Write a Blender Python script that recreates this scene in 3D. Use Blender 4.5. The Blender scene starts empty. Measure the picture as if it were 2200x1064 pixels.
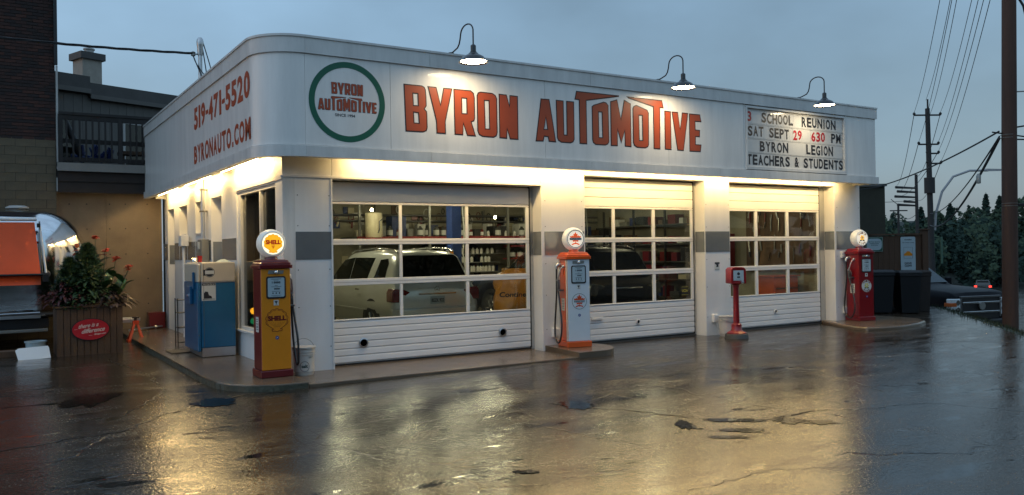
import bpy, bmesh, math, random
from mathutils import Vector, Matrix, noise
from mathutils.geometry import tessellate_polygon
R = math.radians
random.seed(7)
sc = bpy.context.scene
col = sc.collection

# ------------------------------------------------------------------ camera
cam_d = bpy.data.cameras.new('camera'); cam = bpy.data.objects.new('camera', cam_d); col.objects.link(cam)
yaw, pit, rol = R(32.2523), R(0.2819), R(-0.9103)
fw = Vector((math.sin(yaw)*math.cos(pit), math.cos(yaw)*math.cos(pit), math.sin(pit)))
rt = Vector((math.cos(yaw), -math.sin(yaw), 0)); up = rt.cross(fw)
r2 = rt*math.cos(rol)+up*math.sin(rol); u2 = up*math.cos(rol)-rt*math.sin(rol)
cam.matrix_world = Matrix(((r2.x, u2.x, -fw.x, -3.6538), (r2.y, u2.y, -fw.y, -12.0155), (r2.z, u2.z, -fw.z, 1.72), (0, 0, 0, 1)))
cam_d.sensor_width = 36; cam_d.lens = 36*1792.28/2200; cam_d.clip_end = 2000; cam_d.clip_start = .05
sc.camera = cam
# ------------------------------------------------------------------ sky and sun (dusk, overcast)
w = bpy.data.worlds.new('World'); sc.world = w; w.use_nodes = True
nt = w.node_tree; N = nt.nodes; Lk = nt.links; N.clear()
def wn(t, **k):
    n = N.new(t)
    for a, b in k.items(): setattr(n, a, b)
    return n
out = wn('ShaderNodeOutputWorld'); bg = wn('ShaderNodeBackground'); bg2 = wn('ShaderNodeBackground'); add = wn('ShaderNodeAddShader')
sky = wn('ShaderNodeTexSky', sky_type='NISHITA', sun_disc=False); sky.sun_elevation = R(3); sky.sun_rotation = R(-60)
Lk.new(sky.outputs[0], bg2.inputs[0]); bg2.inputs[1].default_value = 0.05
tc = wn('ShaderNodeTexCoord'); sx = wn('ShaderNodeSeparateXYZ'); Lk.new(tc.outputs['Generated'], sx.inputs[0])
ramp = wn('ShaderNodeValToRGB'); Lk.new(sx.outputs[2], ramp.inputs[0])
cr = ramp.color_ramp; cr.elements[0].position = 0.0; cr.elements[0].color = (.170, .270, .365, 1)
cr.elements[1].position = 1.0; cr.elements[1].color = (.34, .49, .68, 1)
e = cr.elements.new(.14); e.color = (.205, .330, .470, 1)
e = cr.elements.new(.32); e.color = (.245, .405, .590, 1)
mp = wn('ShaderNodeMapping'); mp.inputs['Scale'].default_value = (1, 1, 1.9); Lk.new(tc.outputs['Generated'], mp.inputs[0])
nz = wn('ShaderNodeTexNoise'); nz.inputs['Scale'].default_value = 2.3; nz.inputs['Detail'].default_value = 5; Lk.new(mp.outputs[0], nz.inputs['Vector'])
mr = wn('ShaderNodeMapRange'); mr.inputs[1].default_value = .3; mr.inputs[2].default_value = .72; mr.inputs[3].default_value = .60; mr.inputs[4].default_value = 1.02
Lk.new(nz.outputs[0], mr.inputs[0])
# the west (left of the picture) still holds a little more light
mx = wn('ShaderNodeMath', operation='MULTIPLY_ADD'); Lk.new(sx.outputs[0], mx.inputs[0]); mx.inputs[1].default_value = -.30; mx.inputs[2].default_value = 1.18
m2 = wn('ShaderNodeMath', operation='MULTIPLY'); Lk.new(mr.outputs[0], m2.inputs[0]); Lk.new(mx.outputs[0], m2.inputs[1])
Lk.new(ramp.outputs[0], bg.inputs[0]); Lk.new(m2.outputs[0], bg.inputs[1])
Lk.new(bg.outputs[0], add.inputs[0]); Lk.new(bg2.outputs[0], add.inputs[1]); Lk.new(add.outputs[0], out.inputs[0])
sd = bpy.data.lights.new('sun', 'SUN'); sd.energy = .06; sd.angle = R(40); sd.color = (1, .93, .85)
so = bpy.data.objects.new('sun', sd); so.rotation_euler = (R(55), 0, R(-60)); col.objects.link(so)
sc.view_settings.view_transform = 'Standard'; sc.view_settings.look = 'None'; sc.view_settings.exposure = 0.18; sc.view_settings.gamma = 1
sc.view_settings.use_curve_mapping = False
sc.render.engine = 'CYCLES'
cy = sc.cycles; cy.use_denoising = True; cy.denoising_prefilter = 'ACCURATE'; cy.denoising_input_passes = 'RGB_ALBEDO_NORMAL'; cy.max_bounces = 8; cy.diffuse_bounces = 3; cy.glossy_bounces = 4; cy.transparent_max_bounces = 16
cy.sample_clamp_indirect = 6; cy.caustics_reflective = False; cy.caustics_refractive = False
try: cy.denoiser = 'OPENIMAGEDENOISE'
except Exception: pass

# ------------------------------------------------------------------ materials
M = {}
def mat(name, c, rough=.5, metal=0., var=.12, vs=3., bump=0., bs=60., coat=0., crough=.05, emit=None, es=0., spec=.5, streak=0., rvar=0.):
    m = bpy.data.materials.new(name); m.use_nodes = True; t = m.node_tree; b = t.nodes['Principled BSDF']
    b.inputs['Roughness'].default_value = rough; b.inputs['Metallic'].default_value = metal
    b.inputs['Coat Weight'].default_value = coat; b.inputs['Coat Roughness'].default_value = crough
    b.inputs['Specular IOR Level'].default_value = spec
    tc = t.nodes.new('ShaderNodeTexCoord')
    nz = t.nodes.new('ShaderNodeTexNoise'); nz.inputs['Scale'].default_value = vs; nz.inputs['Detail'].default_value = 6; nz.inputs['Roughness'].default_value = .65
    if streak:
        mpp = t.nodes.new('ShaderNodeMapping'); mpp.inputs['Scale'].default_value = (1, 1, streak); t.links.new(tc.outputs['Object'], mpp.inputs[0]); t.links.new(mpp.outputs[0], nz.inputs['Vector'])
    else: t.links.new(tc.outputs['Object'], nz.inputs['Vector'])
    mr = t.nodes.new('ShaderNodeMapRange'); mr.inputs[1].default_value = .25; mr.inputs[2].default_value = .75; mr.inputs[3].default_value = 1-var; mr.inputs[4].default_value = 1+var*.6
    t.links.new(nz.outputs[0], mr.inputs[0])
    mixc = t.nodes.new('ShaderNodeVectorMath'); mixc.operation = 'SCALE'; mixc.inputs[0].default_value = c[:3]
    t.links.new(mr.outputs[0], mixc.inputs['Scale']); t.links.new(mixc.outputs[0], b.inputs['Base Color'])
    if rvar:
        r = t.nodes.new('ShaderNodeMapRange'); r.inputs[1].default_value = .3; r.inputs[2].default_value = .7; r.inputs[3].default_value = max(.02, rough-rvar); r.inputs[4].default_value = rough+rvar
        t.links.new(nz.outputs[0], r.inputs[0]); t.links.new(r.outputs[0], b.inputs['Roughness'])
    if bump:
        n2 = t.nodes.new('ShaderNodeTexNoise'); n2.inputs['Scale'].default_value = bs; n2.inputs['Detail'].default_value = 3
        t.links.new(tc.outputs['Object'], n2.inputs['Vector'])
        bp = t.nodes.new('ShaderNodeBump'); bp.inputs['Strength'].default_value = bump; bp.inputs['Distance'].default_value = .01
        t.links.new(n2.outputs[0], bp.inputs['Height']); t.links.new(bp.outputs[0], b.inputs['Normal'])
    if emit:
        b.inputs['Emission Color'].default_value = (*emit, 1); b.inputs['Emission Strength'].default_value = es
    if es > 10: m.cycles.emission_sampling = 'FRONT_BACK' if name == 'lamp_lens' else 'FRONT'
    elif emit: m.cycles.emission_sampling = 'NONE' if es < 5 else 'AUTO'
    M[name] = m; return m
def glass(name, tint, rough=0.0, ior=1.5, dirt=0.):
    m = bpy.data.materials.new(name); m.use_nodes = True; t = m.node_tree; t.nodes.clear()
    o = t.nodes.new('ShaderNodeOutputMaterial'); tr = t.nodes.new('ShaderNodeBsdfTransparent'); tr.inputs[0].default_value = (*tint, 1)
    g = t.nodes.new('ShaderNodeBsdfGlossy'); g.inputs['Roughness'].default_value = rough; g.inputs[0].default_value = (1, 1, 1, 1)
    ge = t.nodes.new('ShaderNodeNewGeometry'); dt = t.nodes.new('ShaderNodeVectorMath'); dt.operation = 'DOT_PRODUCT'; t.links.new(ge.outputs['Normal'], dt.inputs[0]); t.links.new(ge.outputs['Incoming'], dt.inputs[1])
    def mm(op, a, b=0.):                                             # Schlick reflectance, the same from both sides of a thin pane
        q = t.nodes.new('ShaderNodeMath'); q.operation = op
        for i, v in enumerate((a, b)):
            if isinstance(v, (int, float)): q.inputs[i].default_value = v
            else: t.links.new(v, q.inputs[i])
        return q.outputs[0]
    fr5 = mm('ADD', mm('MULTIPLY', mm('POWER', mm('SUBTRACT', 1., mm('ABSOLUTE', dt.outputs['Value'])), 5.), .94), .04)
    x = t.nodes.new('ShaderNodeMixShader'); t.links.new(fr5, x.inputs[0]); t.links.new(tr.outputs[0], x.inputs[1]); t.links.new(g.outputs[0], x.inputs[2])
    last = x
    if dirt:
        d = t.nodes.new('ShaderNodeBsdfDiffuse'); d.inputs[0].default_value = (.35, .35, .33, 1)
        nz = t.nodes.new('ShaderNodeTexNoise'); nz.inputs['Scale'].default_value = 22; nz.inputs['Detail'].default_value = 8
        tc = t.nodes.new('ShaderNodeTexCoord'); t.links.new(tc.outputs['Object'], nz.inputs['Vector'])
        mr = t.nodes.new('ShaderNodeMapRange'); mr.inputs[1].default_value = .45; mr.inputs[2].default_value = .8; mr.inputs[3].default_value = 0; mr.inputs[4].default_value = dirt
        t.links.new(nz.outputs[0], mr.inputs[0])
        y = t.nodes.new('ShaderNodeMixShader'); t.links.new(mr.outputs[0], y.inputs[0]); t.links.new(x.outputs[0], y.inputs[1]); t.links.new(d.outputs[0], y.inputs[2]); last = y
    t.links.new(last.outputs[0], o.inputs[0]); M[name] = m; return m

mat('wall_white', (.80, .79, .77), .42, var=.08, vs=3, streak=.2, bump=.2, bs=90)
mat('fascia_white', (.83, .81, .77), .35, var=.13, vs=4.5, streak=.13, coat=.25, crough=.03, bump=.04, bs=5)
mat('trim_white', (.70, .69, .66), .35, var=.18, vs=5, streak=.2)
mat('door_white', (.84, .82, .80), .38, var=.07, vs=1.5, streak=3, bump=.15, bs=160)
mat('door_frame', (.80, .79, .77), .35, var=.06)
mat('band_grey', (.27, .285, .29), .18, metal=.45, var=.15, vs=2, bump=.05, bs=9)
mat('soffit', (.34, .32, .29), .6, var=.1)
mat('black', (.012, .012, .013), .45)
mat('rubber', (.012, .012, .012), .35, coat=.4, crough=.15)
mat('roof', (.05, .05, .05), .8)
mat('green_ring', (.004, .115, .062), .4, var=.08)
mat('letter_rust', (.42, .070, .020), .42, var=.12, vs=2.5)
mat('letter_dark', (.035, .014, .012), .45)
mat('ink', (.015, .015, .02), .5)
mat('ink_red', (.42, .012, .02), .5)
mat('board_tile', (.60, .60, .58), .3, var=.05, coat=.4)
mat('board_back', (.50, .50, .49), .4)
mat('alu', (.55, .56, .57), .3, metal=.9, var=.1)
mat('alu_dark', (.16, .16, .16), .35, metal=.8)
mat('chrome', (.75, .75, .75), .12, metal=1.)
mat('shade_black', (.012, .012, .014), .25, coat=.5)
mat('tube', (1, 1, 1), .5, emit=(1, .70, .30), es=84)
mat('lamp_lens', (1, 1, 1), .5, emit=(1, .80, .50), es=48)
mat('int_tube', (1, 1, 1), .5, emit=(1, .90, .60), es=88)
mat('concrete', (.15, .108, .072), .22, var=.22, vs=1.6, bump=.12, bs=160, rvar=.05)
mat('concrete_edge', (.06, .058, .035), .6, var=.4, vs=6, bump=.8, bs=30)
mat('int_wall', (.27, .25, .18), .7, var=.2, vs=1.5)
mat('int_floor', (.10, .10, .09), .4, var=.3)
mat('int_dark', (.05, .05, .045), .7)
mat('red_shelf', (.20, .018, .018), .5)
mat('blue_post', (.012, .03, .12), .4)
mat('brick', (.038, .013, .009), .75, var=.45, vs=9, bump=.5, bs=120)
mat('brick_dark', (.018, .009, .008), .75, var=.45, vs=9, bump=.5, bs=120)
mat('brick_light', (.06, .019, .011), .75, var=.4, vs=9, bump=.5, bs=120)
mat('mortar', (.03, .024, .021), .9)
mat('block_beige', (.12, .095, .058), .75, var=.3, vs=2.5, bump=.4, bs=60)
mat('cast_wall', (.215, .16, .10), .7, var=.35, vs=1.1, bump=.3, bs=40)
mat('pipe_white', (.45, .45, .43), .5)
mat('deck_board', (.22, .21, .19), .6, var=.2, streak=.3)
mat('deck_brown', (.022, .015, .012), .7, var=.4, vs=5)
mat('rail_wood', (.014, .012, .011), .7, var=.4, vs=6)
mat('siding', (.13, .125, .115), .7, var=.2, vs=2, streak=.2)
mat('siding_trim', (.08, .078, .075), .7, var=.2)
mat('chimney', (.38, .35, .30), .8, var=.2, vs=5, bump=.4, bs=60)
mat('airstream', (.80, .82, .84), .10, metal=1., var=.1, vs=1.6, bump=.06, bs=2.2, rvar=.04)
mat('awning', (.85, .11, .025), .6, var=.12, vs=2)
mat('shell_yellow', (.74, .25, .010), .35, var=.10, vs=4, coat=.3, crough=.1)
mat('shell_red', (.13, .004, .006), .35, coat=.4, crough=.1)
mat('pump_orange', (.70, .10, .012), .32, var=.10, coat=.4, crough=.1)
mat('pump_white', (.66, .71, .74), .32, var=.06, coat=.35, crough=.1)
mat('stripe_white', (.70, .68, .62), .4)
mat('pump_red', (.19, .003, .007), .28, var=.12, coat=.5, crough=.08)
mat('dial', (.42, .52, .56), .25, var=.05, coat=.5)
mat('globe_white', (.85, .82, .74), .3, emit=(1, .86, .62), es=.55)
mat('globe_lit', (.9, .85, .7), .3, emit=(1, .84, .50), es=1.25)
mat('globe_rim', (.8, .78, .7), .35, emit=(.9, .88, .8), es=.12)
mat('lit_yellow', (.8, .4, .01), .3, emit=(1, .46, .015), es=.75)
mat('lit_red', (.5, .02, .01), .3, emit=(.5, .015, .005), es=.35)
mat('lit_orange', (.6, .08, .02), .3, emit=(.85, .12, .03), es=.5)
mat('lit_green', (.01, .05, .03), .3, emit=(.02, .10, .05), es=.2)
mat('logo_orange', (.60, .07, .015), .4)
mat('logo_green', (.01, .06, .05), .4)
mat('sticker_blue', (.02, .06, .25), .4)
mat('paper', (.62, .62, .58), .5)
mat('vend_blue', (.008, .115, .24), .3, var=.12, vs=2.5, coat=.4, crough=.08)
mat('vend_cream', (.60, .52, .40), .35, var=.06, coat=.2)
mat('bucket_white', (.62, .58, .52), .4, var=.08)
mat('red_plastic', (.5, .02, .015), .4)
mat('cloth', (.55, .60, .50), .8, var=.15)
mat('steel_grey', (.27, .27, .25), .4, metal=.5)
mat('plank', (.10, .054, .028), .65, var=.65, vs=5, streak=.15, bump=.4, bs=40)
mat('sign_red', (.45, .012, .022), .35, coat=.3)
mat('sign_white', (.65, .6, .55), .4)
mat('jack_orange', (.62, .06, .015), .4)
mat('leaf_dark', (.02, .055, .018), .5, var=.5, vs=8)
mat('leaf_canna', (.03, .10, .03), .4, var=.4, vs=6)
mat('leaf_purple', (.085, .055, .045), .45, var=.4, vs=9)
mat('leaf_burgundy', (.055, .012, .014), .5, var=.5, vs=9)
mat('stem', (.05, .06, .03), .6)
mat('flower_orange', (.62, .07, .025), .5, var=.3, vs=20)
mat('flower_pink', (.55, .30, .33), .5, var=.2, vs=20)
mat('soil', (.02, .014, .01), .9)
mat('suv_silver', (.72, .76, .77), .28, metal=.35, var=.06, coat=.8, crough=.06)
mat('car_glass', (.006, .008, .007), .04, var=.3, vs=30, spec=.12)
mat('tail_red', (.16, .008, .01), .15, coat=1.)
mat('truck_black', (.003, .004, .007), .42, coat=.03, crough=.12, spec=.08)
mat('truck_glass', (.03, .05, .06), .05)
mat('headlight', (.75, .8, .82), .2, metal=.3)
mat('amber', (.45, .10, .02), .3)
mat('car_dark', (.012, .014, .016), .25, coat=.8)
mat('tail_lit', (.4, .02, .01), .3, emit=(1, .05, .03), es=2.2)
mat('tyre', (.012, .012, .012), .7)
mat('rim', (.45, .45, .44), .25, metal=.8)
mat('bag_yellow', (.52, .23, .03), .3, var=.25, vs=4, coat=.4, bump=.8, bs=9)
mat('chest_orange', (.50, .085, .02), .35, coat=.3)
mat('heater', (.58, .52, .36), .4)
mat('wood_pole', (.075, .035, .022), .75, var=.4, vs=5, streak=.1, bump=.5, bs=40)
mat('pole_far', (.03, .03, .03), .8)
mat('wire', (.012, .013, .015), .6)
mat('fence_wood', (.085, .042, .020), .7, var=.5, vs=4, streak=.15)
mat('dark_building', (.035, .034, .022), .8, var=.2)
mat('bin', (.004, .005, .007), .45, var=.2, bump=.2, bs=50)
mat('sign_green', (.012, .085, .055), .4)
mat('verge', (.02, .03, .012), .8, var=.5, vs=4, bump=1., bs=30)
mat('post_lamp', (.35, .35, .36), .4)
mat('tree_far', (.036, .060, .050), 1., var=.6, vs=.25, spec=0)  # distance haze put into the colour: this green and the next are paled
mat('tree_far_light', (.060, .088, .058), 1., var=.6, vs=.25, spec=0)
mat('hill', (.012, .02, .012), .9, var=.4, vs=.2)
mat('air_red', (.26, .006, .009), .28, var=.1, coat=.6, crough=.08)
mat('stone_grey', (.09, .09, .085), .7, var=.3, bump=.4, bs=50)
mat('gooseneck_yellow', (.6, .5, .05), .6)
mat('crack', (.006, .0055, .005), .35, var=.3)
mat('puddle', (.010, .009, .008), .07, var=.2, bump=.16, bs=22)
glass('pane', (.90, .92, .88), dirt=.02)
glass('pane_dark', (.45, .46, .44))

def asphalt():
    m = bpy.data.materials.new('wet_asphalt'); m.use_nodes = True; t = m.node_tree; b = t.nodes['Principled BSDF']; n = t.nodes; l = t.links
    tc = n.new('ShaderNodeTexCoord'); P = tc.outputs['Object']
    def noi(s, d=4, r=.6, v=None, dist=0):
        x = n.new('ShaderNodeTexNoise'); x.inputs['Scale'].default_value = s; x.inputs['Detail'].default_value = d; x.inputs['Roughness'].default_value = r; x.inputs['Distortion'].default_value = dist
        l.new(v or P, x.inputs['Vector']); return x.outputs[0]
    def rng(i, a, b_, c, d):
        x = n.new('ShaderNodeMapRange'); 
        for k, v in enumerate((a, b_, c, d)): x.inputs[k+1].default_value = v
        l.new(i, x.inputs[0]); return x.outputs[0]
    def mth(op, a, b_):
        x = n.new('ShaderNodeMath'); x.operation = op
        for k, v in enumerate((a, b_)):
            if isinstance(v, (int, float)): x.inputs[k].default_value = v
            else: l.new(v, x.inputs[k])
        return x.outputs[0]
    # long worn bands that follow the way cars drive in front of the doors
    mp = n.new('ShaderNodeMapping'); mp.inputs['Scale'].default_value = (.35, 1.2, 1); mp.inputs['Rotation'].default_value = (0, 0, R(12)); l.new(P, mp.inputs[0])
    big = noi(.55, 5, .6, mp.outputs[0], .6); med = noi(1.7, 6, .65, mp.outputs[0], .8); patch = noi(3.5, 5, .7, mp.outputs[0], .5)
    grit = noi(85, 3, .7); grit2 = noi(210, 2, .6); pits = noi(46, 2, .5)
    wet = rng(big, .42, .60, 0, 1)          # 1 = film of standing water
    pud = rng(patch, .585, .64, 0, 1)
    vo = n.new('ShaderNodeTexVoronoi'); vo.feature = 'DISTANCE_TO_EDGE'; vo.inputs['Scale'].default_value = .42
    dm = n.new('ShaderNodeVectorMath'); dm.operation = 'ADD'; nzv = n.new('ShaderNodeTexNoise'); nzv.inputs['Scale'].default_value = 1.1; nzv.inputs['Detail'].default_value = 6; l.new(P, nzv.inputs['Vector'])
    sc_ = n.new('ShaderNodeVectorMath'); sc_.operation = 'SCALE'; sc_.inputs['Scale'].default_value = 1.1; l.new(nzv.outputs['Color'], sc_.inputs[0]); l.new(P, dm.inputs[0]); l.new(sc_.outputs[0], dm.inputs[1]); l.new(dm.outputs[0], vo.inputs['Vector'])
    crack = mth('MULTIPLY', rng(vo.outputs[0], 0.0, .010, 1, 0), rng(noi(.9, 2), .5, .6, 0, 1))
    # base colour: brown-grey aggregate with pale stones and dark tar
    ramp = n.new('ShaderNodeValToRGB'); l.new(med, ramp.inputs[0]); e = ramp.color_ramp.elements
    e[0].position = .3; e[0].color = (.010, .008, .006, 1); e[1].position = .72; e[1].color = (.044, .032, .021, 1)
    grain = noi(42, 4, .75); st = rng(grain, .54, .70, 0, 1)
    mx = n.new('ShaderNodeMix'); mx.data_type = 'RGBA'; l.new(mth('MULTIPLY', st, .7), mx.inputs[0]); l.new(ramp.outputs[0], mx.inputs[6]); mx.inputs[7].default_value = (.20, .16, .115, 1)
    mk = n.new('ShaderNodeMix'); mk.data_type = 'RGBA'; l.new(mth('MAXIMUM', crack, mth('MULTIPLY', pud, .6)), mk.inputs[0]); l.new(mx.outputs[2], mk.inputs[6]); mk.inputs[7].default_value = (.008, .008, .008, 1)
    l.new(mk.outputs[2], b.inputs['Base Color'])
    r0 = mth('ADD', mth('ADD', rng(med, .35, .65, .07, .24), rng(grain, .35, .65, -.05, .10)), mth('MULTIPLY', wet, -.02)); r1 = mth('MAXIMUM', mth('SUBTRACT', r0, mth('MULTIPLY', pud, .15)), .05)
    l.new(r1, b.inputs['Roughness']); b.inputs['Specular IOR Level'].default_value = .4
    lump = noi(21, 2, .5)
    h = mth('ADD', mth('ADD', mth('MULTIPLY', grit, .22), mth('MULTIPLY', lump, 1.0)), mth('MULTIPLY', pits, .8))
    h = mth('SUBTRACT', h, mth('MULTIPLY', crack, 1.5))
    bp = n.new('ShaderNodeBump'); l.new(h, bp.inputs['Height']); bp.inputs['Distance'].default_value = .0034
    l.new(mth('MULTIPLY', rng(wet, 0, 1, 1.0, .5), rng(pud, 0, 1, 1, .15)), bp.inputs['Strength'])
    l.new(bp.outputs[0], b.inputs['Normal']); M['asphalt'] = m
asphalt()

# ------------------------------------------------------------------ mesh helpers
class MB:
    def __init__(s): s.v = []; s.f = []; s.m = []
    def add(s, vs, fs, mi=0):
        o = len(s.v); s.v += [tuple(p) for p in vs]; s.f += [tuple(i+o for i in f) for f in fs]; s.m += [mi]*len(fs); return s
    def box(s, x0, x1, y0, y1, z0, z1, mi=0):
        return s.add([(x0, y0, z0), (x1, y0, z0), (x1, y1, z0), (x0, y1, z0), (x0, y0, z1), (x1, y0, z1), (x1, y1, z1), (x0, y1, z1)],
                     [(0, 3, 2, 1), (4, 5, 6, 7), (0, 1, 5, 4), (1, 2, 6, 5), (2, 3, 7, 6), (3, 0, 4, 7)], mi)
    def poly(s, loops, axis, c0, c1, mi=0, flip=False):
        """extrude 2-D loops (first outer, rest holes); axis 'y': pts (x,z) between y=c0 and c1; 'x': (y,z); 'z': (x,y)"""
        def P(p, c): return (p[0], c, p[1]) if axis == 'y' else ((c, p[0], p[1]) if axis == 'x' else (p[0], p[1], c))
        loops = [list(l) for l in loops]
        tri = tessellate_polygon([[Vector((a, b, 0)) for a, b in l] for l in loops]); flat = [p for l in loops for p in l]; n = len(flat)
        vs = [P(p, c0) for p in flat]+[P(p, c1) for p in flat]; fs = [tuple(t) for t in tri]+[tuple(i+n for i in reversed(t)) for t in tri]
        k = 0
        for l in loops:
            for i in range(len(l)): a, b = k+i, k+(i+1) % len(l); fs.append((a, b, b+n, a+n))
            k += len(l)
        return s.add(vs, fs, mi)
    def tube(s, pts, r, n=10, cap=True, mi=0):
        pts = [Vector(p) for p in pts]; rs = r if isinstance(r, (list, tuple)) else [r]*len(pts); vs = []; fs = []
        prev = None
        for i, p in enumerate(pts):
            d = (pts[min(i+1, len(pts)-1)]-pts[max(i-1, 0)]).normalized()
            if prev is None: a = d.orthogonal().normalized()
            else: a = (prev-d*prev.dot(d)).normalized()
            prev = a; b = d.cross(a)
            for k in range(n): t = 2*math.pi*k/n; vs.append(p+(a*math.cos(t)+b*math.sin(t))*rs[i])
        for i in range(len(pts)-1):
            for k in range(n): q = (k+1) % n; fs.append((i*n+k, i*n+q, (i+1)*n+q, (i+1)*n+k))
        if cap: fs.append(tuple(range(n-1, -1, -1))); fs.append(tuple((len(pts)-1)*n+k for k in range(n)))
        return s.add(vs, fs, mi)
    def lathe(s, prof, c=(0, 0, 0), axis='z', n=24, mi=0, cap=True):
        vs = []; fs = []
        for r, h in prof:
            for k in range(n):
                t = 2*math.pi*k/n; a, b = r*math.cos(t), r*math.sin(t)
                v = (a, b, h) if axis == 'z' else ((a, h, b) if axis == 'y' else (h, a, b)); vs.append((v[0]+c[0], v[1]+c[1], v[2]+c[2]))
        for i in range(len(prof)-1):
            for k in range(n): q = (k+1) % n; fs.append((i*n+k, i*n+q, (i+1)*n+q, (i+1)*n+k))
        if cap:
            if prof[0][0] > 1e-5: fs.append(tuple(range(n-1, -1, -1)))
            if prof[-1][0] > 1e-5: fs.append(tuple((len(prof)-1)*n+k for k in range(n)))
        return s.add(vs, fs, mi)
    def loft(s, secs, mi=0, cap=True):
        n = len(secs[0]); vs = [p for q in secs for p in q]; fs = []
        for i in range(len(secs)-1):
            for k in range(n): q = (k+1) % n; fs.append((i*n+k, i*n+q, (i+1)*n+q, (i+1)*n+k))
        if cap: fs.append(tuple(range(n-1, -1, -1))); fs.append(tuple((len(secs)-1)*n+k for k in range(n)))
        return s.add(vs, fs, mi)
    def mesh(s, name, mats, smooth=None):
        me = bpy.data.meshes.new(name); me.from_pydata(s.v, [], s.f)
        for x in mats: me.materials.append(M[x] if isinstance(x, str) else x)
        if len(mats) > 1: me.polygons.foreach_set('material_index', s.m)
        bm = bmesh.new(); bm.from_mesh(me); bmesh.ops.recalc_face_normals(bm, faces=bm.faces); bm.to_mesh(me); bm.free()
        if smooth:
            me.polygons.foreach_set('use_smooth', [True]*len(me.polygons)); me.set_sharp_from_angle(angle=R(smooth))
        me.update(); return me
def obj(name, mb, mats, parent=None, smooth=None, bevel=0., label=None, kind=None, loc=None, rot=None, seg=2):
    mats = [mats] if isinstance(mats, str) else mats
    me = mb.mesh(name, mats, smooth) if isinstance(mb, MB) else mb
    o = bpy.data.objects.new(name, me); col.objects.link(o)
    if parent: o.parent = parent
    if loc: o.location = loc
    if rot: o.rotation_euler = rot
    if bevel:
        b = o.modifiers.new('bevel', 'BEVEL'); b.width = bevel; b.segments = seg; b.limit_method = 'ANGLE'; b.angle_limit = R(40); b.harden_normals = False
    if label: o['label'] = label
    if kind: o['kind'] = kind
    return o
def box(name, x0, x1, y0, y1, z0, z1, m, parent=None, **k): return obj(name, MB().box(x0, x1, y0, y1, z0, z1), m, parent, **k)
def thing(name, label, cat, loc=(0, 0, 0), rz=0, group=None):
    o = bpy.data.objects.new(name, None); o.empty_display_size = .2; col.objects.link(o); o.location = loc; o.rotation_euler = (0, 0, rz)
    o['label'] = label; o['category'] = cat
    if group: o['group'] = group
    return o
def tag(o, label, cat, group=None):
    o['label'] = label; o['category'] = cat
    if group: o['group'] = group
    return o
def dup(root, loc=None, rz=None, label=None):
    def cp(o, par):
        c = o.copy(); col.objects.link(c)
        if par: c.parent = par
        for ch in o.children: cp(ch, c)
        return c
    r = cp(root, None)
    if loc: r.location = loc
    if rz is not None: r.rotation_euler = (0, 0, rz)
    if label: r['label'] = label
    return r
def offset(poly, d):
    """move every edge of a closed 2-D loop by d to its left"""
    n = len(poly); out = []
    for i in range(n):
        p0, p1, p2 = Vector(poly[i-1]), Vector(poly[i]), Vector(poly[(i+1) % n])
        a = (p1-p0).normalized(); b = (p2-p1).normalized(); na = Vector((-a.y, a.x)); nb = Vector((-b.y, b.x)); m = na+nb
        if m.length < .25: m = na; k = 1
        else: m.normalize(); k = min(1/max(.3, m.dot(na)), 2.6)
        out.append(tuple(p1+m*d*k))
    return out
def ccw(p): return sum(p[i-1][0]*p[i][1]-p[i][0]*p[i-1][1] for i in range(len(p))) > 0
def inset(loops, d):
    """shrink the filled area by d: outer loop inwards, holes outwards"""
    r = []
    for i, l in enumerate(loops):
        l = list(l)
        if not ccw(l): l.reverse()
        r.append(offset(l, d if i == 0 else -d))
    return r
_tx = {}
def text_mesh(s, bold=.0, shear=0.):
    k = (s, bold, shear)
    if k not in _tx:
        cu = bpy.data.curves.new('lettering', 'FONT'); cu.body = s; cu.offset = bold; cu.shear = shear; cu.resolution_u = 4
        o = bpy.data.objects.new('lettering', cu); col.objects.link(o); bpy.context.view_layer.update()
        me = bpy.data.meshes.new_from_object(o.evaluated_get(bpy.context.evaluated_depsgraph_get())); bpy.data.objects.remove(o)
        vs = [tuple(v.co[:2]) for v in me.vertices]; fs = [tuple(p.vertices) for p in me.polygons]
        x0 = min(v[0] for v in vs); x1 = max(v[0] for v in vs); y0 = min(v[1] for v in vs); y1 = max(v[1] for v in vs)
        _tx[k] = ([((a-x0)/(x1-x0), (b-y0)/(y1-y0)) for a, b in vs], fs, (x1-x0)/(y1-y0)); bpy.data.meshes.remove(me)
    return _tx[k]
def put_text(mb, s, fn, x0, x1, z0, z1, mi=0, bold=0., shear=0.):
    """fit text into the rectangle; fn(u, v) -> 3-D point"""
    vs, fs, _ = text_mesh(s, bold, shear)
    mb.add([fn(x0+(x1-x0)*a, z0+(z1-z0)*b) for a, b in vs], fs, mi); return mb
def arc(cx, cy, r, a0, a1, n): return [(cx+r*math.cos(R(a0+(a1-a0)*i/n)), cy+r*math.sin(R(a0+(a1-a0)*i/n))) for i in range(n+1)]
def circ(cx, cy, r, n=32): return [(cx+r*math.cos(2*math.pi*i/n), cy+r*math.sin(2*math.pi*i/n)) for i in range(n)]
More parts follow.
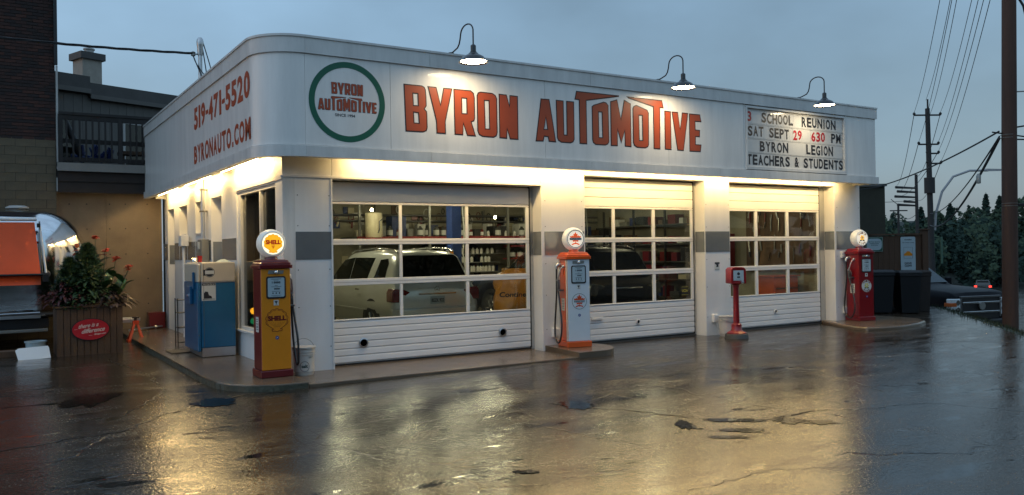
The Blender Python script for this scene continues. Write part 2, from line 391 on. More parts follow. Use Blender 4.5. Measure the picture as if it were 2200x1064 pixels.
# measured outlines of the sign letters (x, z in metres on the fascia)
LETTERS = {
 'B': [[(1.698,4.278),(2.004,4.279),(2.05,4.259),(2.071,4.219),(2.079,4.102),(2.082,3.971),(2.05,3.922),(2.086,3.887),(2.09,3.822),(2.092,3.634),(2.075,3.586),(2.013,3.561),(1.721,3.557)],[(1.858,4.139),(1.927,4.139),(1.932,3.969),(1.865,3.968)],[(1.865,3.852),(1.933,3.847),(1.943,3.703),(1.871,3.703)]],
 'Y': [[(2.098,4.278),(2.255,4.278),(2.32,4.019),(2.372,4.278),(2.533,4.28),(2.405,3.75),(2.408,3.559),(2.243,3.559),(2.236,3.757)]],
 'R': [[(2.549,4.279),(2.862,4.281),(2.917,4.242),(2.932,4.165),(2.932,3.845),(2.914,3.795),(2.87,3.777),(2.944,3.554),(2.782,3.554),(2.72,3.728),(2.714,3.559),(2.558,3.559)],[(2.705,4.137),(2.776,4.138),(2.778,3.909),(2.703,3.907)]],
 'O': [[(2.967,4.207),(2.99,4.258),(3.041,4.277),(3.257,4.274),(3.319,4.243),(3.345,4.191),(3.346,3.637),(3.325,3.582),(3.266,3.553),(3.062,3.556),(2.995,3.586),(2.971,3.643)],[(3.115,4.134),(3.186,4.136),(3.191,3.696),(3.123,3.694)]],
 'N': [[(3.378,4.273),(3.529,4.271),(3.579,4.101),(3.584,4.269),(3.745,4.267),(3.744,3.547),(3.58,3.547),(3.53,3.698),(3.524,3.551),(3.378,3.555)]],
 'A': [[(4.197,4.266),(4.374,4.27),(4.499,3.549),(4.347,3.549),(4.331,3.628),(4.262,3.631),(4.24,3.549),(4.082,3.542)],[(4.295,3.95),(4.32,3.765),(4.262,3.761)]],
 'U': [[(4.505,4.27),(4.666,4.269),(4.671,3.693),(4.72,3.693),(4.721,4.269),(4.887,4.271),(4.885,3.622),(4.859,3.575),(4.803,3.55),(4.61,3.55),(4.543,3.58),(4.517,3.634)]],
 'T': [[(4.935,4.458),(5.88,4.461),(5.879,4.437),(5.155,4.305),(5.156,3.553),(4.991,3.551),(4.989,4.302),(4.898,4.306)]],
 'O1': [[(5.267,4.219),(5.311,4.251),(5.529,4.321),(5.588,4.314),(5.638,4.266),(5.644,3.62),(5.616,3.578),(5.557,3.555),(5.339,3.551),(5.283,3.588),(5.267,3.644)],[(5.421,4.126),(5.485,4.128),(5.49,3.694),(5.422,3.693)]],
 'M': [[(5.679,4.341),(5.838,4.39),(5.916,4.051),(5.993,4.396),(6.149,4.338),(6.15,3.556),(5.997,3.558),(5.997,3.826),(5.915,3.606),(5.837,3.841),(5.835,3.558),(5.677,3.552)]],
 'O2': [[(6.19,4.259),(6.218,4.302),(6.276,4.326),(6.54,4.255),(6.573,4.2),(6.565,3.627),(6.542,3.581),(6.475,3.552),(6.276,3.554),(6.211,3.588),(6.188,3.643)],[(6.341,4.135),(6.408,4.137),(6.411,3.697),(6.345,3.695)]],
 'T2': [[(6.048,4.461),(6.901,4.46),(6.937,4.312),(6.85,4.311),(6.838,3.552),(6.676,3.55),(6.676,4.317),(6.099,4.425)]],
 'I': [[(6.952,4.274),(7.113,4.273),(7.115,3.556),(6.95,3.555)]],
 'V': [[(7.131,4.271),(7.289,4.274),(7.34,3.97),(7.395,4.273),(7.551,4.274),(7.423,3.553),(7.26,3.554)]],
 'E': [[(7.574,4.269),(7.859,4.27),(7.892,4.124),(7.733,4.122),(7.735,3.976),(7.852,3.974),(7.845,3.837),(7.739,3.834),(7.736,3.698),(7.884,3.697),(7.857,3.554),(7.57,3.55)]],
}
# ================================================================== THE GROUND
EX, EY = .742, .670; NX, NY = .670, -.742; OX, OY = 13.0, -3.8     # crest line of the lot and its outward normal
def lot_z(x, y):
    t = min(1, max(0, (x+.5)/5.0)); z = -.045+.025*t*t*(3-2*t)
    f = min(1, max(0, (-y-1.2)/3))
    z += f*(-.018*(min(-y, 14)-1.2)) + f*.012*math.sin(x*.9+.4)*math.cos(y*.7)+f*.010*math.sin(x*.37+y*.5)
    return z
def ground_z(x, y):
    s = max((x-OX)*NX+(y-OY)*NY, x-18.9); t = (x-OX)*EX+(y-OY)*EY
    z = lot_z(x, y)
    if s > 0:
        k = min(1, s/2.2); k = k*k*(3-2*k); far = max(0, (x-20)*.86+(y+3)*.5)
        low = -1.02-.036*far
        z = z*(1-k)+low*k
    if x > 26:                      # the lot ends; behind it the terrain follows the street
        k = min(1, (x-26)/10); far = max(0, (x-20)*.86+(y+3)*.5); z = z*(1-k)+(-1.02-.036*far)*k
    return z
def sheet(name, ss, ts, m, lift=0., **k):
    mb = MB(); vs = []
    for t in ts:
        for s in ss:
            x = OX+s*NX+t*EX; y = OY+s*NY+t*EY; vs.append((x, y, ground_z(x, y)+lift))
    n = len(ss); fs = [(j*n+i, j*n+i+1, (j+1)*n+i+1, (j+1)*n+i) for j in range(len(ts)-1) for i in range(n-1)]
    mb.add(vs, fs); return obj(name, mb, m, smooth=80, kind='structure', **k)
def fr(a, b, n): return [a+(b-a)*i/n for i in range(n+1)]
TS = fr(-60, -24, 12)[:-1]+fr(-24, 22, 92)[:-1]+fr(22, 60, 16)[:-1]+fr(60, 420, 30)
sheet('parking_lot', fr(-400, -60, 6)[:-1]+fr(-60, -26, 12)[:-1]+fr(-26, 0, 56), TS, 'asphalt')
sheet('grass_verge', fr(0, 1.6, 6), TS, 'verge')
sheet('street', fr(1.6, 14, 14)[:-1]+fr(14, 80, 12)[:-1]+fr(80, 420, 8), TS, 'asphalt')
# rough grass blades on the verge
gb = MB(); rnd = random.Random(3)
for i in range(5200):
    t = rnd.uniform(-8, 22); s = rnd.betavariate(1.5, 2)*1.5-.12; x = OX+s*NX+t*EX; y = OY+s*NY+t*EY; z = ground_z(x, y); a = rnd.uniform(0, 6.3); h = rnd.uniform(.04, .13); ww = .008
    gb.add([(x-ww*math.cos(a), y-ww*math.sin(a), z-.01), (x+ww*math.cos(a), y+ww*math.sin(a), z-.01), (x+rnd.uniform(-.04, .04), y+rnd.uniform(-.04, .04), z+h)], [(0, 1, 2)])
obj('grass', gb, 'verge', kind='stuff')

# raised sidewalk along the side wall, slab before the first door, islands
cz = .04
cor = [(-1.06, 9.6), (-1.10, 5), (-1.10, 0.2), (-1.06, -.45), (-.96, -.78), (-.78, -1.03), (-.5, -1.18), (-.04, -1.2)]
obj('sidewalk', MB().poly([cor+[(-.04, -.02), (-.002, -.02), (-.002, 9.6)]], 'z', -.2, cz), 'concrete', kind='structure', bevel=.018)
rc = random.Random(5); ed = MB()
def chain(pts, st):
    o = []
    for a, b in zip(pts, pts[1:]):
        n = max(1, int(math.dist(a, b)/st)); o += [(a[0]+(b[0]-a[0])*i/n, a[1]+(b[1]-a[1])*i/n) for i in range(n)]
    return o+[pts[-1]]
cc = chain(cor, .06)
a = [(x-.012+rc.uniform(-.012, .008), y-.008+rc.uniform(-.012, .006), cz-.012+rc.uniform(-.008, .005)) for x, y in cc]
b = [(x-.03+rc.uniform(-.015, .01), y-.02+rc.uniform(-.015, .01), -.14) for x, y in cc]
n = len(cc); ed.add(a+b, [(i, i+1, n+i+1, n+i) for i in range(n-1)]); obj('kerb', ed, 'concrete_edge', kind='structure')
box('door_apron', -.036, 4.46, -1.18, .27, -.2, 0, 'concrete', kind='structure', bevel=.01)
isl2 = [(4.58, -.002), (4.42, -1.20)]+[(4.42+.55+.62*math.sin(R(t))-.12, -1.22+.70*(1-math.cos(R(t)))) for t in range(10, 171, 10)]+[(5.46, -.002)]
obj('island', MB().poly([isl2], 'z', -.2, .075), 'concrete', kind='structure', bevel=.02, smooth=30)
isl3 = [(12.36, .26), (11.9, -.55), (11.62, -1.1), (11.66, -1.38), (11.95, -1.56), (12.6, -1.62), (13.3, -1.5), (13.9, -1.28), (14.3, -.9), (14.5, -.3), (14.3, .4), (13.46, .6), (13.46, -.002), (12.53, -.002), (12.52, .26)]
obj('island', MB().poly([isl3], 'z', -.25, .05), 'concrete', kind='structure', bevel=.03, smooth=30)

# cracks, a tar seam and small standing puddles in the asphalt
def crack(name, pts, w0, m, seed, jit=.035):
    r_ = random.Random(seed); P = []
    for a, b in zip(pts, pts[1:]):
        n = max(2, int(math.dist(a, b)/.07))
        for i in range(n): P.append((a[0]+(b[0]-a[0])*i/n+r_.uniform(-jit, jit), a[1]+(b[1]-a[1])*i/n+r_.uniform(-jit, jit)))
    P.append(pts[-1]); vs = []
    for i, (x, y) in enumerate(P):
        a = P[max(0, i-1)]; b = P[min(len(P)-1, i+1)]; dx, dy = b[0]-a[0], b[1]-a[1]; L_ = math.hypot(dx, dy) or 1; wd = w0*r_.uniform(.15, .8)/2
        vs += [(x-dy/L_*wd, y+dx/L_*wd, lot_z(x, y)+.004), (x+dy/L_*wd, y-dx/L_*wd, lot_z(x, y)+.004)]
    obj(name, MB().add(vs, [(2*i, 2*i+1, 2*i+3, 2*i+2) for i in range(len(P)-1)]), m, kind='structure')
for i, (pts, w0) in enumerate((([(3.57, -1.94), (4.52, -2.07), (4.32, -3.23), (5.38, -3.08), (5.65, -3.89), (6.44, -4.22), (5.81, -5.67)], .022), ([(3.85, -4.66), (3.8, -5.22), (3.99, -5.73), (4.67, -6.14), (5.66, -6.37), (6.07, -7.2)], .02), ([(3.69, -3.75), (3.87, -4.16), (3.71, -4.56), (4.23, -4.53), (5.42, -4.09)], .02),
        ([(-4.2, -3.1), (-2.97, -2.7), (-2.5, -2.63), (-2.03, -2.04), (-1.5, -1.57), (-.9, -1.21), (-.4, -1.3)], .05), ([(1.99, -3.84), (2.34, -4.37), (2.66, -4.9), (2.77, -5.38), (3.6, -6.1)], .05), ([(2.2, -1.5), (3.29, -1.5), (4.2, -1.45)], .025), ([(8.06, -4.92), (8.12, -5.56), (7.97, -6.26)], .02), ([(.25, -3.9), (.88, -3.9), (1.24, -4.49), (1.41, -5.33)], .018), ([(.88, -7.31), (1.7, -7.22), (2.45, -7.48)], .018), ([(7.2, -1.6), (8.6, -2.0), (9.6, -3.2), (11.2, -3.4), (12.4, -4.6)], .025), ([(-1.9, 4.0), (-1.6, 1.5), (-1.7, -.4), (-2.4, -1.8)], .03))):
    crack('crack', pts, w0, 'crack', 60+i)
def puddle(x, y, a, b, seed):
    r_ = random.Random(seed); P = []; n = 90; d0 = (.80, -.60); e0 = (.53, .85)
    for i in range(n):
        t = 2*math.pi*i/n; k = 1+.45*noise.noise(Vector((math.cos(t)*1.7, math.sin(t)*1.7, seed*3.1)))+.35*noise.noise(Vector((math.cos(t)*5, math.sin(t)*5, seed)))+.25*noise.noise(Vector((math.cos(t)*14, math.sin(t)*14, seed)))
        u, v = a*k*math.cos(t), b*k*math.sin(t); P.append((x+d0[0]*u+e0[0]*v, y+d0[1]*u+e0[1]*v))
    z = lot_z(x, y)+.005; vs = [(px_, py_, lot_z(px_, py_)+.005) for px_, py_ in P]+[(x, y, z)]
    obj('puddle', MB().add(vs, [(i, (i+1) % n, n) for i in range(n)]), 'puddle', kind='structure')
for i, q in enumerate(((3.53, -6.11, .17, .13), (2.82, -6.11, .22, .09), (3.75, -6.33, .14, .09), (2.5, -5.58, .10, .16), (2.45, -6.2, .2, .05), (2.2, -4.12, .16, .2), (.17, -6.12, .12, .05), (-1.35, -1.55, .25, .28), (3.1, -5.75, .3, .08), (-2.6, -.4, .3, .5))):
    puddle(*q, 3+i)

# ================================================================== THE GARAGE
G = thing('garage_building', 'white one-storey service garage with rounded corner parapet and three glazed bay doors', 'building', (0, 0, 0))
D0, E0 = -.5404, -.4445
ZB, ZT = 3.107, 4.819
LX, WX, LY = 13.326, 13.455, 9.661; FB = 9.33
for x0, x1, zt in ((0, .748, 3.3), (4.541, 5.492, 3.3), (8.483, 9.19, 3.3), (12.533, WX, 3.3)):
    box('pillar', x0, x1, 0, .36, -.1 if x0 < 12 else .02, zt, 'wall_white', G, bevel=.008)
box('header', .751, 4.538, 0, .34, 2.88, 3.3, 'wall_white', G); box('header_trim', .0, 4.53, -.022, .34, 2.858, 2.9, 'wall_white', G, bevel=.006)
box('header', 5.495, 8.480, 0, .34, 3.077, 3.3, 'wall_white', G); box('header', 9.193, 12.53, 0, .34, 3.077, 3.3, 'wall_white', G)
for x0, x1 in ((.186, .735), (4.60, 5.46), (8.49, 9.17), (12.59, WX)):
    box('grey_panel', x0, x1, -.006, -.001, 1.65, 2.062, 'band_grey', G)
    for z in (1.7, 2.02): pass
for x in (4.541, 8.483, 12.533): 
    if x > 1: box('grey_panel', x-.005, x-.001, .012, .262, 1.65, 2.062, 'band_grey', G)
box('corner_strip', .001, .18, -.007, -.001, .0, 2.856, 'trim_white', G); box('corner_strip', .728, .752, -.012, -.0, .0, 2.856, 'wall_white', G)
sm = MB()                                                       # fixing screws of the cladding sheets
for x0, x1 in ((.22, .70), (4.62, 5.42), (8.52, 9.15), (12.62, 13.4)):
    for z in (.35, .95, 1.5, 2.15, 2.6):
        for x in (x0, x1): sm.lathe([(.009, -.004), (.006, -.007), (0, -.008)], (x, 0, z), 'y', 8)
obj('screws', sm, 'alu_dark', G, kind='stuff')
# side wall with its openings (recesses)
T = .30
for y0, y1, z0, z1 in ((9.02, LY, 0, 3.3), (7.63, 8.22, 0, 3.3), (6.77, 7.63, 0, 2.2), (5.94, 6.77, 0, 3.3), (5.11, 5.94, 0, 2.2), (4.54, 5.11, 0, 3.3), (2.615, 3.70, 0, 3.3), (.085, 2.615, 0, .47)):
    box('side_wall', 0, T, y0+.001, y1-.001, z0-.1, z1, 'wall_white', G)
for y0, y1 in ((8.22, 9.02), (6.77, 7.63), (5.11, 5.94), (3.70, 4.54), (.362, 2.615)): box('side_header', 0, T, y0, y1, 2.83 if y0 > 3 else 2.80, 3.3, 'wall_white', G)
box('side_header_trim', -.02, .0, -.0, 2.62, 2.83, 2.885, 'wall_white', G)
for y0, y1 in ((6.77, 7.63), (5.11, 5.94)):
    wd = box('window', .24, .26, y0, y1, 2.2, 2.83, 'pane_dark', G); box('sill', -.03, .24, y0-.03, y1+.0, 2.17, 2.199, 'wall_white', wd)
for y0, y1 in ((8.22, 9.02), (3.70, 4.54)):
    d = box('door', .24, .28, y0, y1, .02, 2.82, 'wall_white', G, bevel=.004)
    obj('door_knob', MB().lathe([(.0, -.07), (.028, -.06), (.03, -.035), (.012, -.02), (.012, 0)], (.235, y0+.1, 1.02), 'x', 14), 'chrome', d, smooth=40)
for y0, y1 in ((9.05, 9.6), (7.66, 8.19), (5.97, 6.74), (4.57, 5.08), (2.66, 3.67)): box('grey_panel', -.006, -.001, y0, y1, 1.65, 2.03, 'band_grey', G)
for y0, y1 in ((6.8, 7.6), (5.14, 5.91)): box('grey_panel', -.006, -.001, y0, y1, 1.65, 2.03, 'band_grey', G)
for y1 in (9.02, 4.54): box('grey_panel', .03, .2, y1-.006, y1-.001, 1.55, 2.0, 'band_grey', G)
# big corner window
for x0, x1 in ((.75, 4.54), (5.49, 8.48), (9.19, 12.53)): box('door_hood', x0-.1, x1+.1, .345, .358, 2.56, 3.33, 'int_wall', G)
W = box('window', .07, .085, .09, 2.61, .48, 2.8, 'pane_dark', G, label='large corner shop window with white frame')
for y0, y1, z0, z1 in ((2.47, 2.612, .48, 2.8), (.088, .15, .48, 2.8), (1.25, 1.30, .535, 2.74), (.151, 2.469, .48, .53), (.151, 2.469, 2.745, 2.8)): box('frame', .02, .12, y0, y1, z0, z1, 'trim_white', W, bevel=.006)
box('sill', -.05, .14, .05, 2.66, .445, .478, 'trim_white', W, bevel=.005)
box('dark_backing', .40, .42, .3, 2.5, .3, 2.9, 'int_dark', G)  # added dark sheet standing in for the dim room behind the glass
box('back_wall', 0, WX, LY-.25, LY, -.1, 4.4, 'int_wall', G); box('end_wall', WX-.3, WX, .37, LY-.26, -.1, 3.3, 'int_wall', G)
box('partition_wall', .62, .70, .37, LY-.26, 0, 3.2, 'int_wall', G)
box('floor', .31, WX-.31, .275, LY-.26, -.12, .0, 'int_floor', G)
box('ceiling', .31, WX-.31, .37, LY-.26, 3.34, 3.4, 'int_dark', G)
box('roof', E0+.3, LX-.3, D0+.3, FB, 4.35, 4.45, 'roof', G)

# fascia: outward profile swept round the rounded corner
RAD = .62
def path(x_to, y_to, step=12):
    pts = [(E0, y_to, -1, 0)]+[(E0+RAD-RAD*math.cos(R(t)), D0+RAD-RAD*math.sin(R(t)), -math.cos(R(t)), -math.sin(R(t))) for t in fr(0, 90, step)]+[(x_to, D0, 0, -1)]
    return pts
def sweep(name, pts, prof, m, smooth=None, **k):
    mb = MB(); n = len(prof); vs = [(x+nx*o, y+ny*o, z) for x, y, nx, ny in pts for o, z in prof]; fs = []
    for i in range(len(pts)-1):
        for j in range(n): q = (j+1) % n; fs.append((i*n+j, i*n+q, (i+1)*n+q, (i+1)*n+j))
    fs += [tuple(range(n)), tuple((len(pts)-1)*n+j for j in range(n))]
    return obj(name, mb.add(vs, fs), m, G, smooth=smooth, **k)
def front(a, b): return [(a, D0, 0, -1), (b, D0, 0, -1)]
def side(a, b): return [(E0, a, -1, 0), (E0, b, -1, 0)]
curve = path(E0+RAD, D0+RAD)[1:-1]
SM, g_ = 30, .003
cprof = [(-.10, 4.57), (.028, 4.567), (.028, 4.785), (.045, 4.787), (.045, 4.819), (-.22, 4.819), (-.22, 4.6)]
tprof = [(-.09, 3.107), (.03, 3.107), (.03, 3.262), (.0, 3.272), (-.09, 3.272)]
pprof = [(-.09, 3.275), (0, 3.275), (0, 4.566), (-.09, 4.566)]
fx = [E0+RAD, 1.482, 4.284, 7.049, 9.045]
for a_, b_ in zip(fx, fx[1:]): sweep('fascia_panel', front(a_+g_, b_-g_), pprof, 'fascia_white')
sweep('fascia_panel', front(9.05, 9.09), pprof, 'fascia_white'); sweep('fascia_panel', front(12.24, LX-.04), [(o+(-.0), z) for o, z in pprof], 'fascia_white')
sweep('fascia_panel', front(9.093, 12.237), [(-.10, 3.275), (-.03, 3.275), (-.03, 4.566), (-.10, 4.566)], 'fascia_white')
sweep('fascia_panel', curve, pprof, 'fascia_white', SM)
for a_, b_ in ((D0+RAD, 3.08), (3.08, 6.2), (6.2, FB)): sweep('fascia_panel', side(a_+g_, b_-g_), pprof, 'fascia_white')
for a_, b_ in zip([E0+RAD, 2.136, 5.23, 8.35, 11.4], [2.136, 5.23, 8.35, 11.4, LX]):
    sweep('coping', front(a_+.002, b_-.002), cprof, 'trim_white'); sweep('fascia_trim', front(a_+.002, b_-.002+(0.03 if b_ == LX else 0)), tprof, 'trim_white')
sweep('coping', curve, cprof, 'trim_white', SM); sweep('fascia_trim', curve, tprof, 'trim_white', SM)
for a_, b_ in ((D0+RAD, 3.1), (3.1, 6.2), (6.2, FB)): sweep('coping', side(a_+.002, b_-.002), cprof, 'trim_white'); sweep('fascia_trim', side(a_+.002, b_-.002), tprof, 'trim_white')
# right-hand return and back return
MBr = MB().box(LX-.085, LX-.04+.0, D0+.1, 5, 3.275, 4.566); obj('fascia_panel', MBr, 'fascia_white', G)
obj('coping', MB().box(LX-.2, LX+.02, D0+.225, 5, 4.57, 4.819), 'trim_white', G); obj('fascia_trim', MB().box(LX-.1, LX+.03, D0+.092, 5, 3.107, 3.27), 'trim_white', G)
obj('fascia_panel', MB().box(E0+.22, 5, FB-.09, FB, 3.11, 4.56), 'fascia_white', G)
obj('coping', MB().box(E0-.0, 5, FB+.002, FB+.03, 4.5, 4.819), 'trim_white', G)
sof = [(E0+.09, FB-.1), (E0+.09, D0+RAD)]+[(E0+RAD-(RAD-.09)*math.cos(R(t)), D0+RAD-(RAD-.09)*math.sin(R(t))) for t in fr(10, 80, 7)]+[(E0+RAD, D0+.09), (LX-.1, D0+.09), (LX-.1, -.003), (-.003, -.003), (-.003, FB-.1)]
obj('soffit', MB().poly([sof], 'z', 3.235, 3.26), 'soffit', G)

# ---- lettering on the fascia (flat cut vinyl with dark outline)
def letter(loops, name='letter', m1='letter_rust', m2='letter_dark', ins=.018, plane=None):
    mb = MB(); y0 = D0-.0005 if plane is None else plane
    mb.poly(loops, 'y', y0, y0-.003, 1); mb.poly(inset(loops, ins), 'y', y0-.0032, y0-.0055, 0)
    return mb
for k_, loops in LETTERS.items(): obj('letter', letter(loops), ['letter_rust', 'letter_dark'], G)
obj('logo_ring', MB().poly([circ(.81, 3.925, .581, 72), circ(.81, 3.925, .495, 72)], 'y', D0-.0005, D0-.004), 'green_ring', G)
def small(keys, x0, x1, z0, z1):
    xs = [p[0] for k in keys for p in LETTERS[k][0]]; a, b = min(xs), max(xs); za, zb = 3.55, 4.272
    for k in keys:
        lp = [[(x0+(x-a)/(b-a)*(x1-x0), z0+(z-za)/(zb-za)*(z1-z0)) for x, z in l] for l in LETTERS[k]]
        obj('letter', letter(lp, ins=.0045), ['letter_rust', 'letter_dark'], G)
small(['B', 'Y', 'R', 'O', 'N'], .562, 1.047, 4.027, 4.196)
small(['A', 'U', 'T', 'O1', 'M', 'O2', 'T2', 'I', 'V', 'E'], .361, 1.262, 3.788, 3.952)
mb = MB(); put_text(mb, 'SINCE 1994', lambda u, v: (u, D0-.003, v), .617, .919, 3.707, 3.750, bold=.012); obj('lettering', mb, 'ink', G)
for s_, y0, y1, z0, z1 in (('519-471-5520', 3.78, -.02, 3.99, 4.385), ('BYRONAUTO.COM', 3.81, -.03, 3.385, 3.705)):
    wts = [(.52 if c in '-.1' else (1.12 if c in 'MO' else (.88 if c.isdigit() else 1))) for c in s_]; acc = 0; T_ = sum(wts)
    for c, wt in zip(s_, wts):
        mb = MB(); a_ = y0+(y1-y0)*(acc+.07*wt)/T_; b_ = y0+(y1-y0)*(acc+wt*.93)/T_; acc += wt
        if c == '-': mb.box(E0-.003, E0-.0005, b_, a_, z0+.15, z0+.22)
        elif c == '.': mb.box(E0-.003, E0-.0005, (a_+b_)/2-.04, (a_+b_)/2+.04, z0, z0+.075)
        else:
            if c == '1': a_ -= .03; b_ += .02
            put_text(mb, c, lambda u, v: (E0-.003, u, v), a_, b_, z0, z1, bold=.04)
        obj('letter', mb, 'letter_rust', G)

# ---- changeable letter board
BD = thing('letter_board', 'white changeable letter board with black and red letters at the right of the fascia', 'sign', (0, 0, 0))
YB = D0+.028
box('back_panel', 9.10, 12.20, YB-.004, YB-.0005, 3.28, 4.545, 'board_back', BD)
for x0, x1, z0, z1 in ((9.094, 9.145, 3.28, 4.545), (12.165, 12.236, 3.28, 4.545), (9.146, 12.164, 4.50, 4.545), (9.146, 12.164, 3.28, 3.345)): box('frame', x0, x1, D0-.022, YB-.005, z0, z1, 'trim_white', BD, bevel=.006)
rows = [(4.235, 4.44, [('3', 9.165, 9.30, 1), ('SCHOOL', 9.575, 10.55, 0), ('REUNION', 10.80, 11.935, 0)]),
        (3.948, 4.152, [('SAT', 9.17, 9.65, 0), ('SEPT', 9.80, 10.415, 0), ('29', 10.525, 10.816, 1), ('630', 11.10, 11.566, 1), ('PM', 11.752, 12.10, 0)]),
        (3.660, 3.868, [('BYRON', 9.512, 10.39, 0), ('LEGION', 10.93, 11.83, 0)]),
        (3.374, 3.582, [('TEACHERS', 9.135, 10.432, 0), ('&', 10.555, 10.714, 0), ('STUDENTS', 10.84, 12.16, 0)])]
rb = random.Random(2)
for z0, z1, words in rows:
    box('rail', 9.147, 12.163, YB-.013, YB-.006, z0-.045, z0-.035, 'board_tile', BD); box('rail', 9.147, 12.163, YB-.013, YB-.006, z1+.028, z1+.036, 'board_tile', BD)
    for wd, a, b, red in words:
        n = len(wd); wts = [.55 if c == 'I' else (1.12 if c in 'MN' else 1) for c in wd]; T_ = sum(wts); acc = 0
        for c, wt in zip(wd, wts):
            u0 = a+(b-a)*acc/T_; u1 = a+(b-a)*(acc+wt)/T_; acc += wt; pad = (u1-u0)*.08; j = rb.uniform(-.006, .006)
            mb = MB(); mb.box(u0+.002, u1-.002, YB-.009, YB-.006, z0-.03, z1+.024, 0)
            if c == 'I': mid = (u0+u1)/2; mb.box(mid-.018, mid+.018, YB-.0115, YB-.0095, z0+j, z1+j, 1)
            else: put_text(mb, c, lambda u, v: (u, YB-.0115, v), u0+pad, u1-pad, z0+j, z1+j, 1, bold=.035)
            obj('letter', mb, ['board_tile', 'ink_red' if red else 'ink'], BD)
    # blank tiles between the words
    gaps = sorted([(9.15, 9.15)]+[(a, b) for _, a, b, _ in words]+[(12.16, 12.16)])
    for (a0, b0), (a1, b1) in zip(gaps, gaps[1:]):
        if a1-b0 > .09: box('blank_tile', b0+.003, a1-.003, YB-.008, YB-.006, z0-.03, z1+.024, 'board_tile', BD)

# ---- strip lights under the soffit
def strip(name_loc, a, b, lab, ax='x'):
    t = thing('strip_light', lab, 'light', name_loc, 0, 'strip lights tucked under the soffit')
    if ax == 'x': box('housing', a, b, -.035, .035, .028, .055, 'door_white', t); obj('lamp_tube', MB().tube([(a+.03, 0, .008), (b-.03, 0, .008)], .019, 4, False), 'tube', t)
    else: box('housing', -.035, .035, a, b, .028, .055, 'door_white', t); obj('lamp_tube', MB().tube([(0, a+.03, .008), (0, b-.03, .008)], .019, 4, False), 'tube', t)
    return t
for x0, x1, la in ((1.0, 3.35, 'warm strip light under the soffit over the left half of the first bay door'), (3.4, 5.75, 'warm strip light under the soffit above the pillar behind the orange pump'), (5.8, 8.15, 'warm strip light under the soffit over the middle bay door'),
                   (8.2, 10.4, 'warm strip light under the soffit above the red air post'), (10.45, 12.6, 'warm strip light under the soffit over the right bay door')): strip((0, -.27, 3.165), x0, x1, la)
for y0, y1, la in ((.45, 2.75, 'warm strip light under the side soffit over the big corner window'), (3.55, 5.9, 'warm strip light under the side soffit over the electric meter'), (6.6, 8.9, 'warm strip light under the side soffit at its far end')): strip((-.22, 0, 3.165), y0, y1, la, 'y')

# ---- bay doors
PD = .27
def bay_door(x0, x1, xl, mull, ztop, zopen, lab, ports, seal_x):
    d = obj('garage_door', MB().box(x0, x1, PD+.02, PD+.045, .03, .69), 'door_white', G, label=lab)
    zr = [(.69, .715), (1.235, 1.335), (1.865, 1.955), (2.495, 2.53)]
    for z0, z1 in zr: box('rail', x0, x1, PD-.012, PD+.03, z0, z1, 'door_frame', d, bevel=.008)
    for (z0, z1) in ((1.283, 1.287), (1.908, 1.912)): box('joint', x0+.002, x1-.002, PD-.0145, PD-.0125, z0, z1, 'steel_grey', d)
    st = [x0, xl]+list(mull)+[(x1-.062, x1)]
    edges = []
    for a, b in [(x0, xl)]+list(mull)+[(x1-.062, x1)]:
        for (za, zb) in ((.717, 1.233), (1.337, 1.863), (1.957, 2.493)): box('stile', a, b, PD-.009, PD+.03, za, zb, 'door_frame', d, bevel=.006)
        edges.append((a, b))
    for (za, zb) in ((.717, 1.233), (1.337, 1.863), (1.957, 2.493)):
        for (a, b), (c, e_) in zip(edges, edges[1:]): box('pane', b-.004, c+.004, PD+.012, PD+.016, za-.003, zb+.003, 'pane', d)
    # lower section: pressed ribs
    nr = 6; zs = fr(.045, .685, nr)
    for i in range(nr):
        z0, z1 = zs[i], zs[i+1]; h = z1-z0
        mb = MB(); vs = []; prof = [(PD+.02, z0), (PD+.002, z0+.003), (PD-.0045, z0+.009), (PD-.0045, z1-.024), (PD-.002, z1-.015), (PD-.002, z1-.004), (PD+.02, z1-.002)]
        mb.add([(x0, a, b) for a, b in prof]+[(x1, a, b) for a, b in prof], [(j, j+1, 8+j, 7+j) for j in range(6)]+[tuple(range(7)), tuple(range(13, 6, -1))])
        obj('slat', mb, 'door_white', d)
    # top section
    nt_ = 3 if zopen > 3 else 1; zt = fr(2.533, zopen-.02, nt_)
    for i in range(nt_):
        z0, z1 = zt[i], zt[i+1]; prof = [(PD+.02, z0), (PD-.004, z0+.008), (PD-.006, z0+.02), (PD-.006, z1-.014), (PD+.004, z1-.004), (PD+.02, z1-.002)]
        mb = MB(); mb.add([(x0, a, b) for a, b in prof]+[(x1, a, b) for a, b in prof], [(j, j+1, 6+j+1, 6+j) for j in range(5)]+[tuple(range(6)), tuple(range(11, 5, -1))]); obj('slat', mb, 'door_white', d)
    box('seal', x0+.01, x1+.015, PD+.0, PD+.03, .002, .029, 'rubber', d); box('seal', x1+.002, x1+.03, PD-.0, PD+.04, .03, zopen, 'rubber', d)
    box('track', x1+.032, seal_x, PD+.0, PD+.06, .0, zopen, 'alu', d)
    for px_, r in ports:
        obj('exhaust_port', MB().lathe([(r, -.012), (r*1.02, -.03), (r*.8, -.036), (r*.72, -.02), (r*.72, -.002), (0, -.001)], (px_, PD, .335), 'y', 24, cap=False), 'alu' if r > .05 else 'door_white', d, smooth=35)
        obj('port_flap', MB().lathe([(r*.7, 0), (0, 0)], (px_, PD-.016, .335), 'y', 20), 'black', d)
bay_door(.70, 4.455, .80, ((1.96, 2.012), (3.177, 3.235)), 2.86, 2.86, 'wide bay door with silver suv behind its panes', ((1.321, .075), (3.871, .075)), 4.538)
bay_door(5.30, 8.415, 5.42, ((6.336, 6.402), (7.33, 7.402)), 3.077, 3.07, 'middle bay door with three rows of panes', ((6.925, .048),), 8.48)
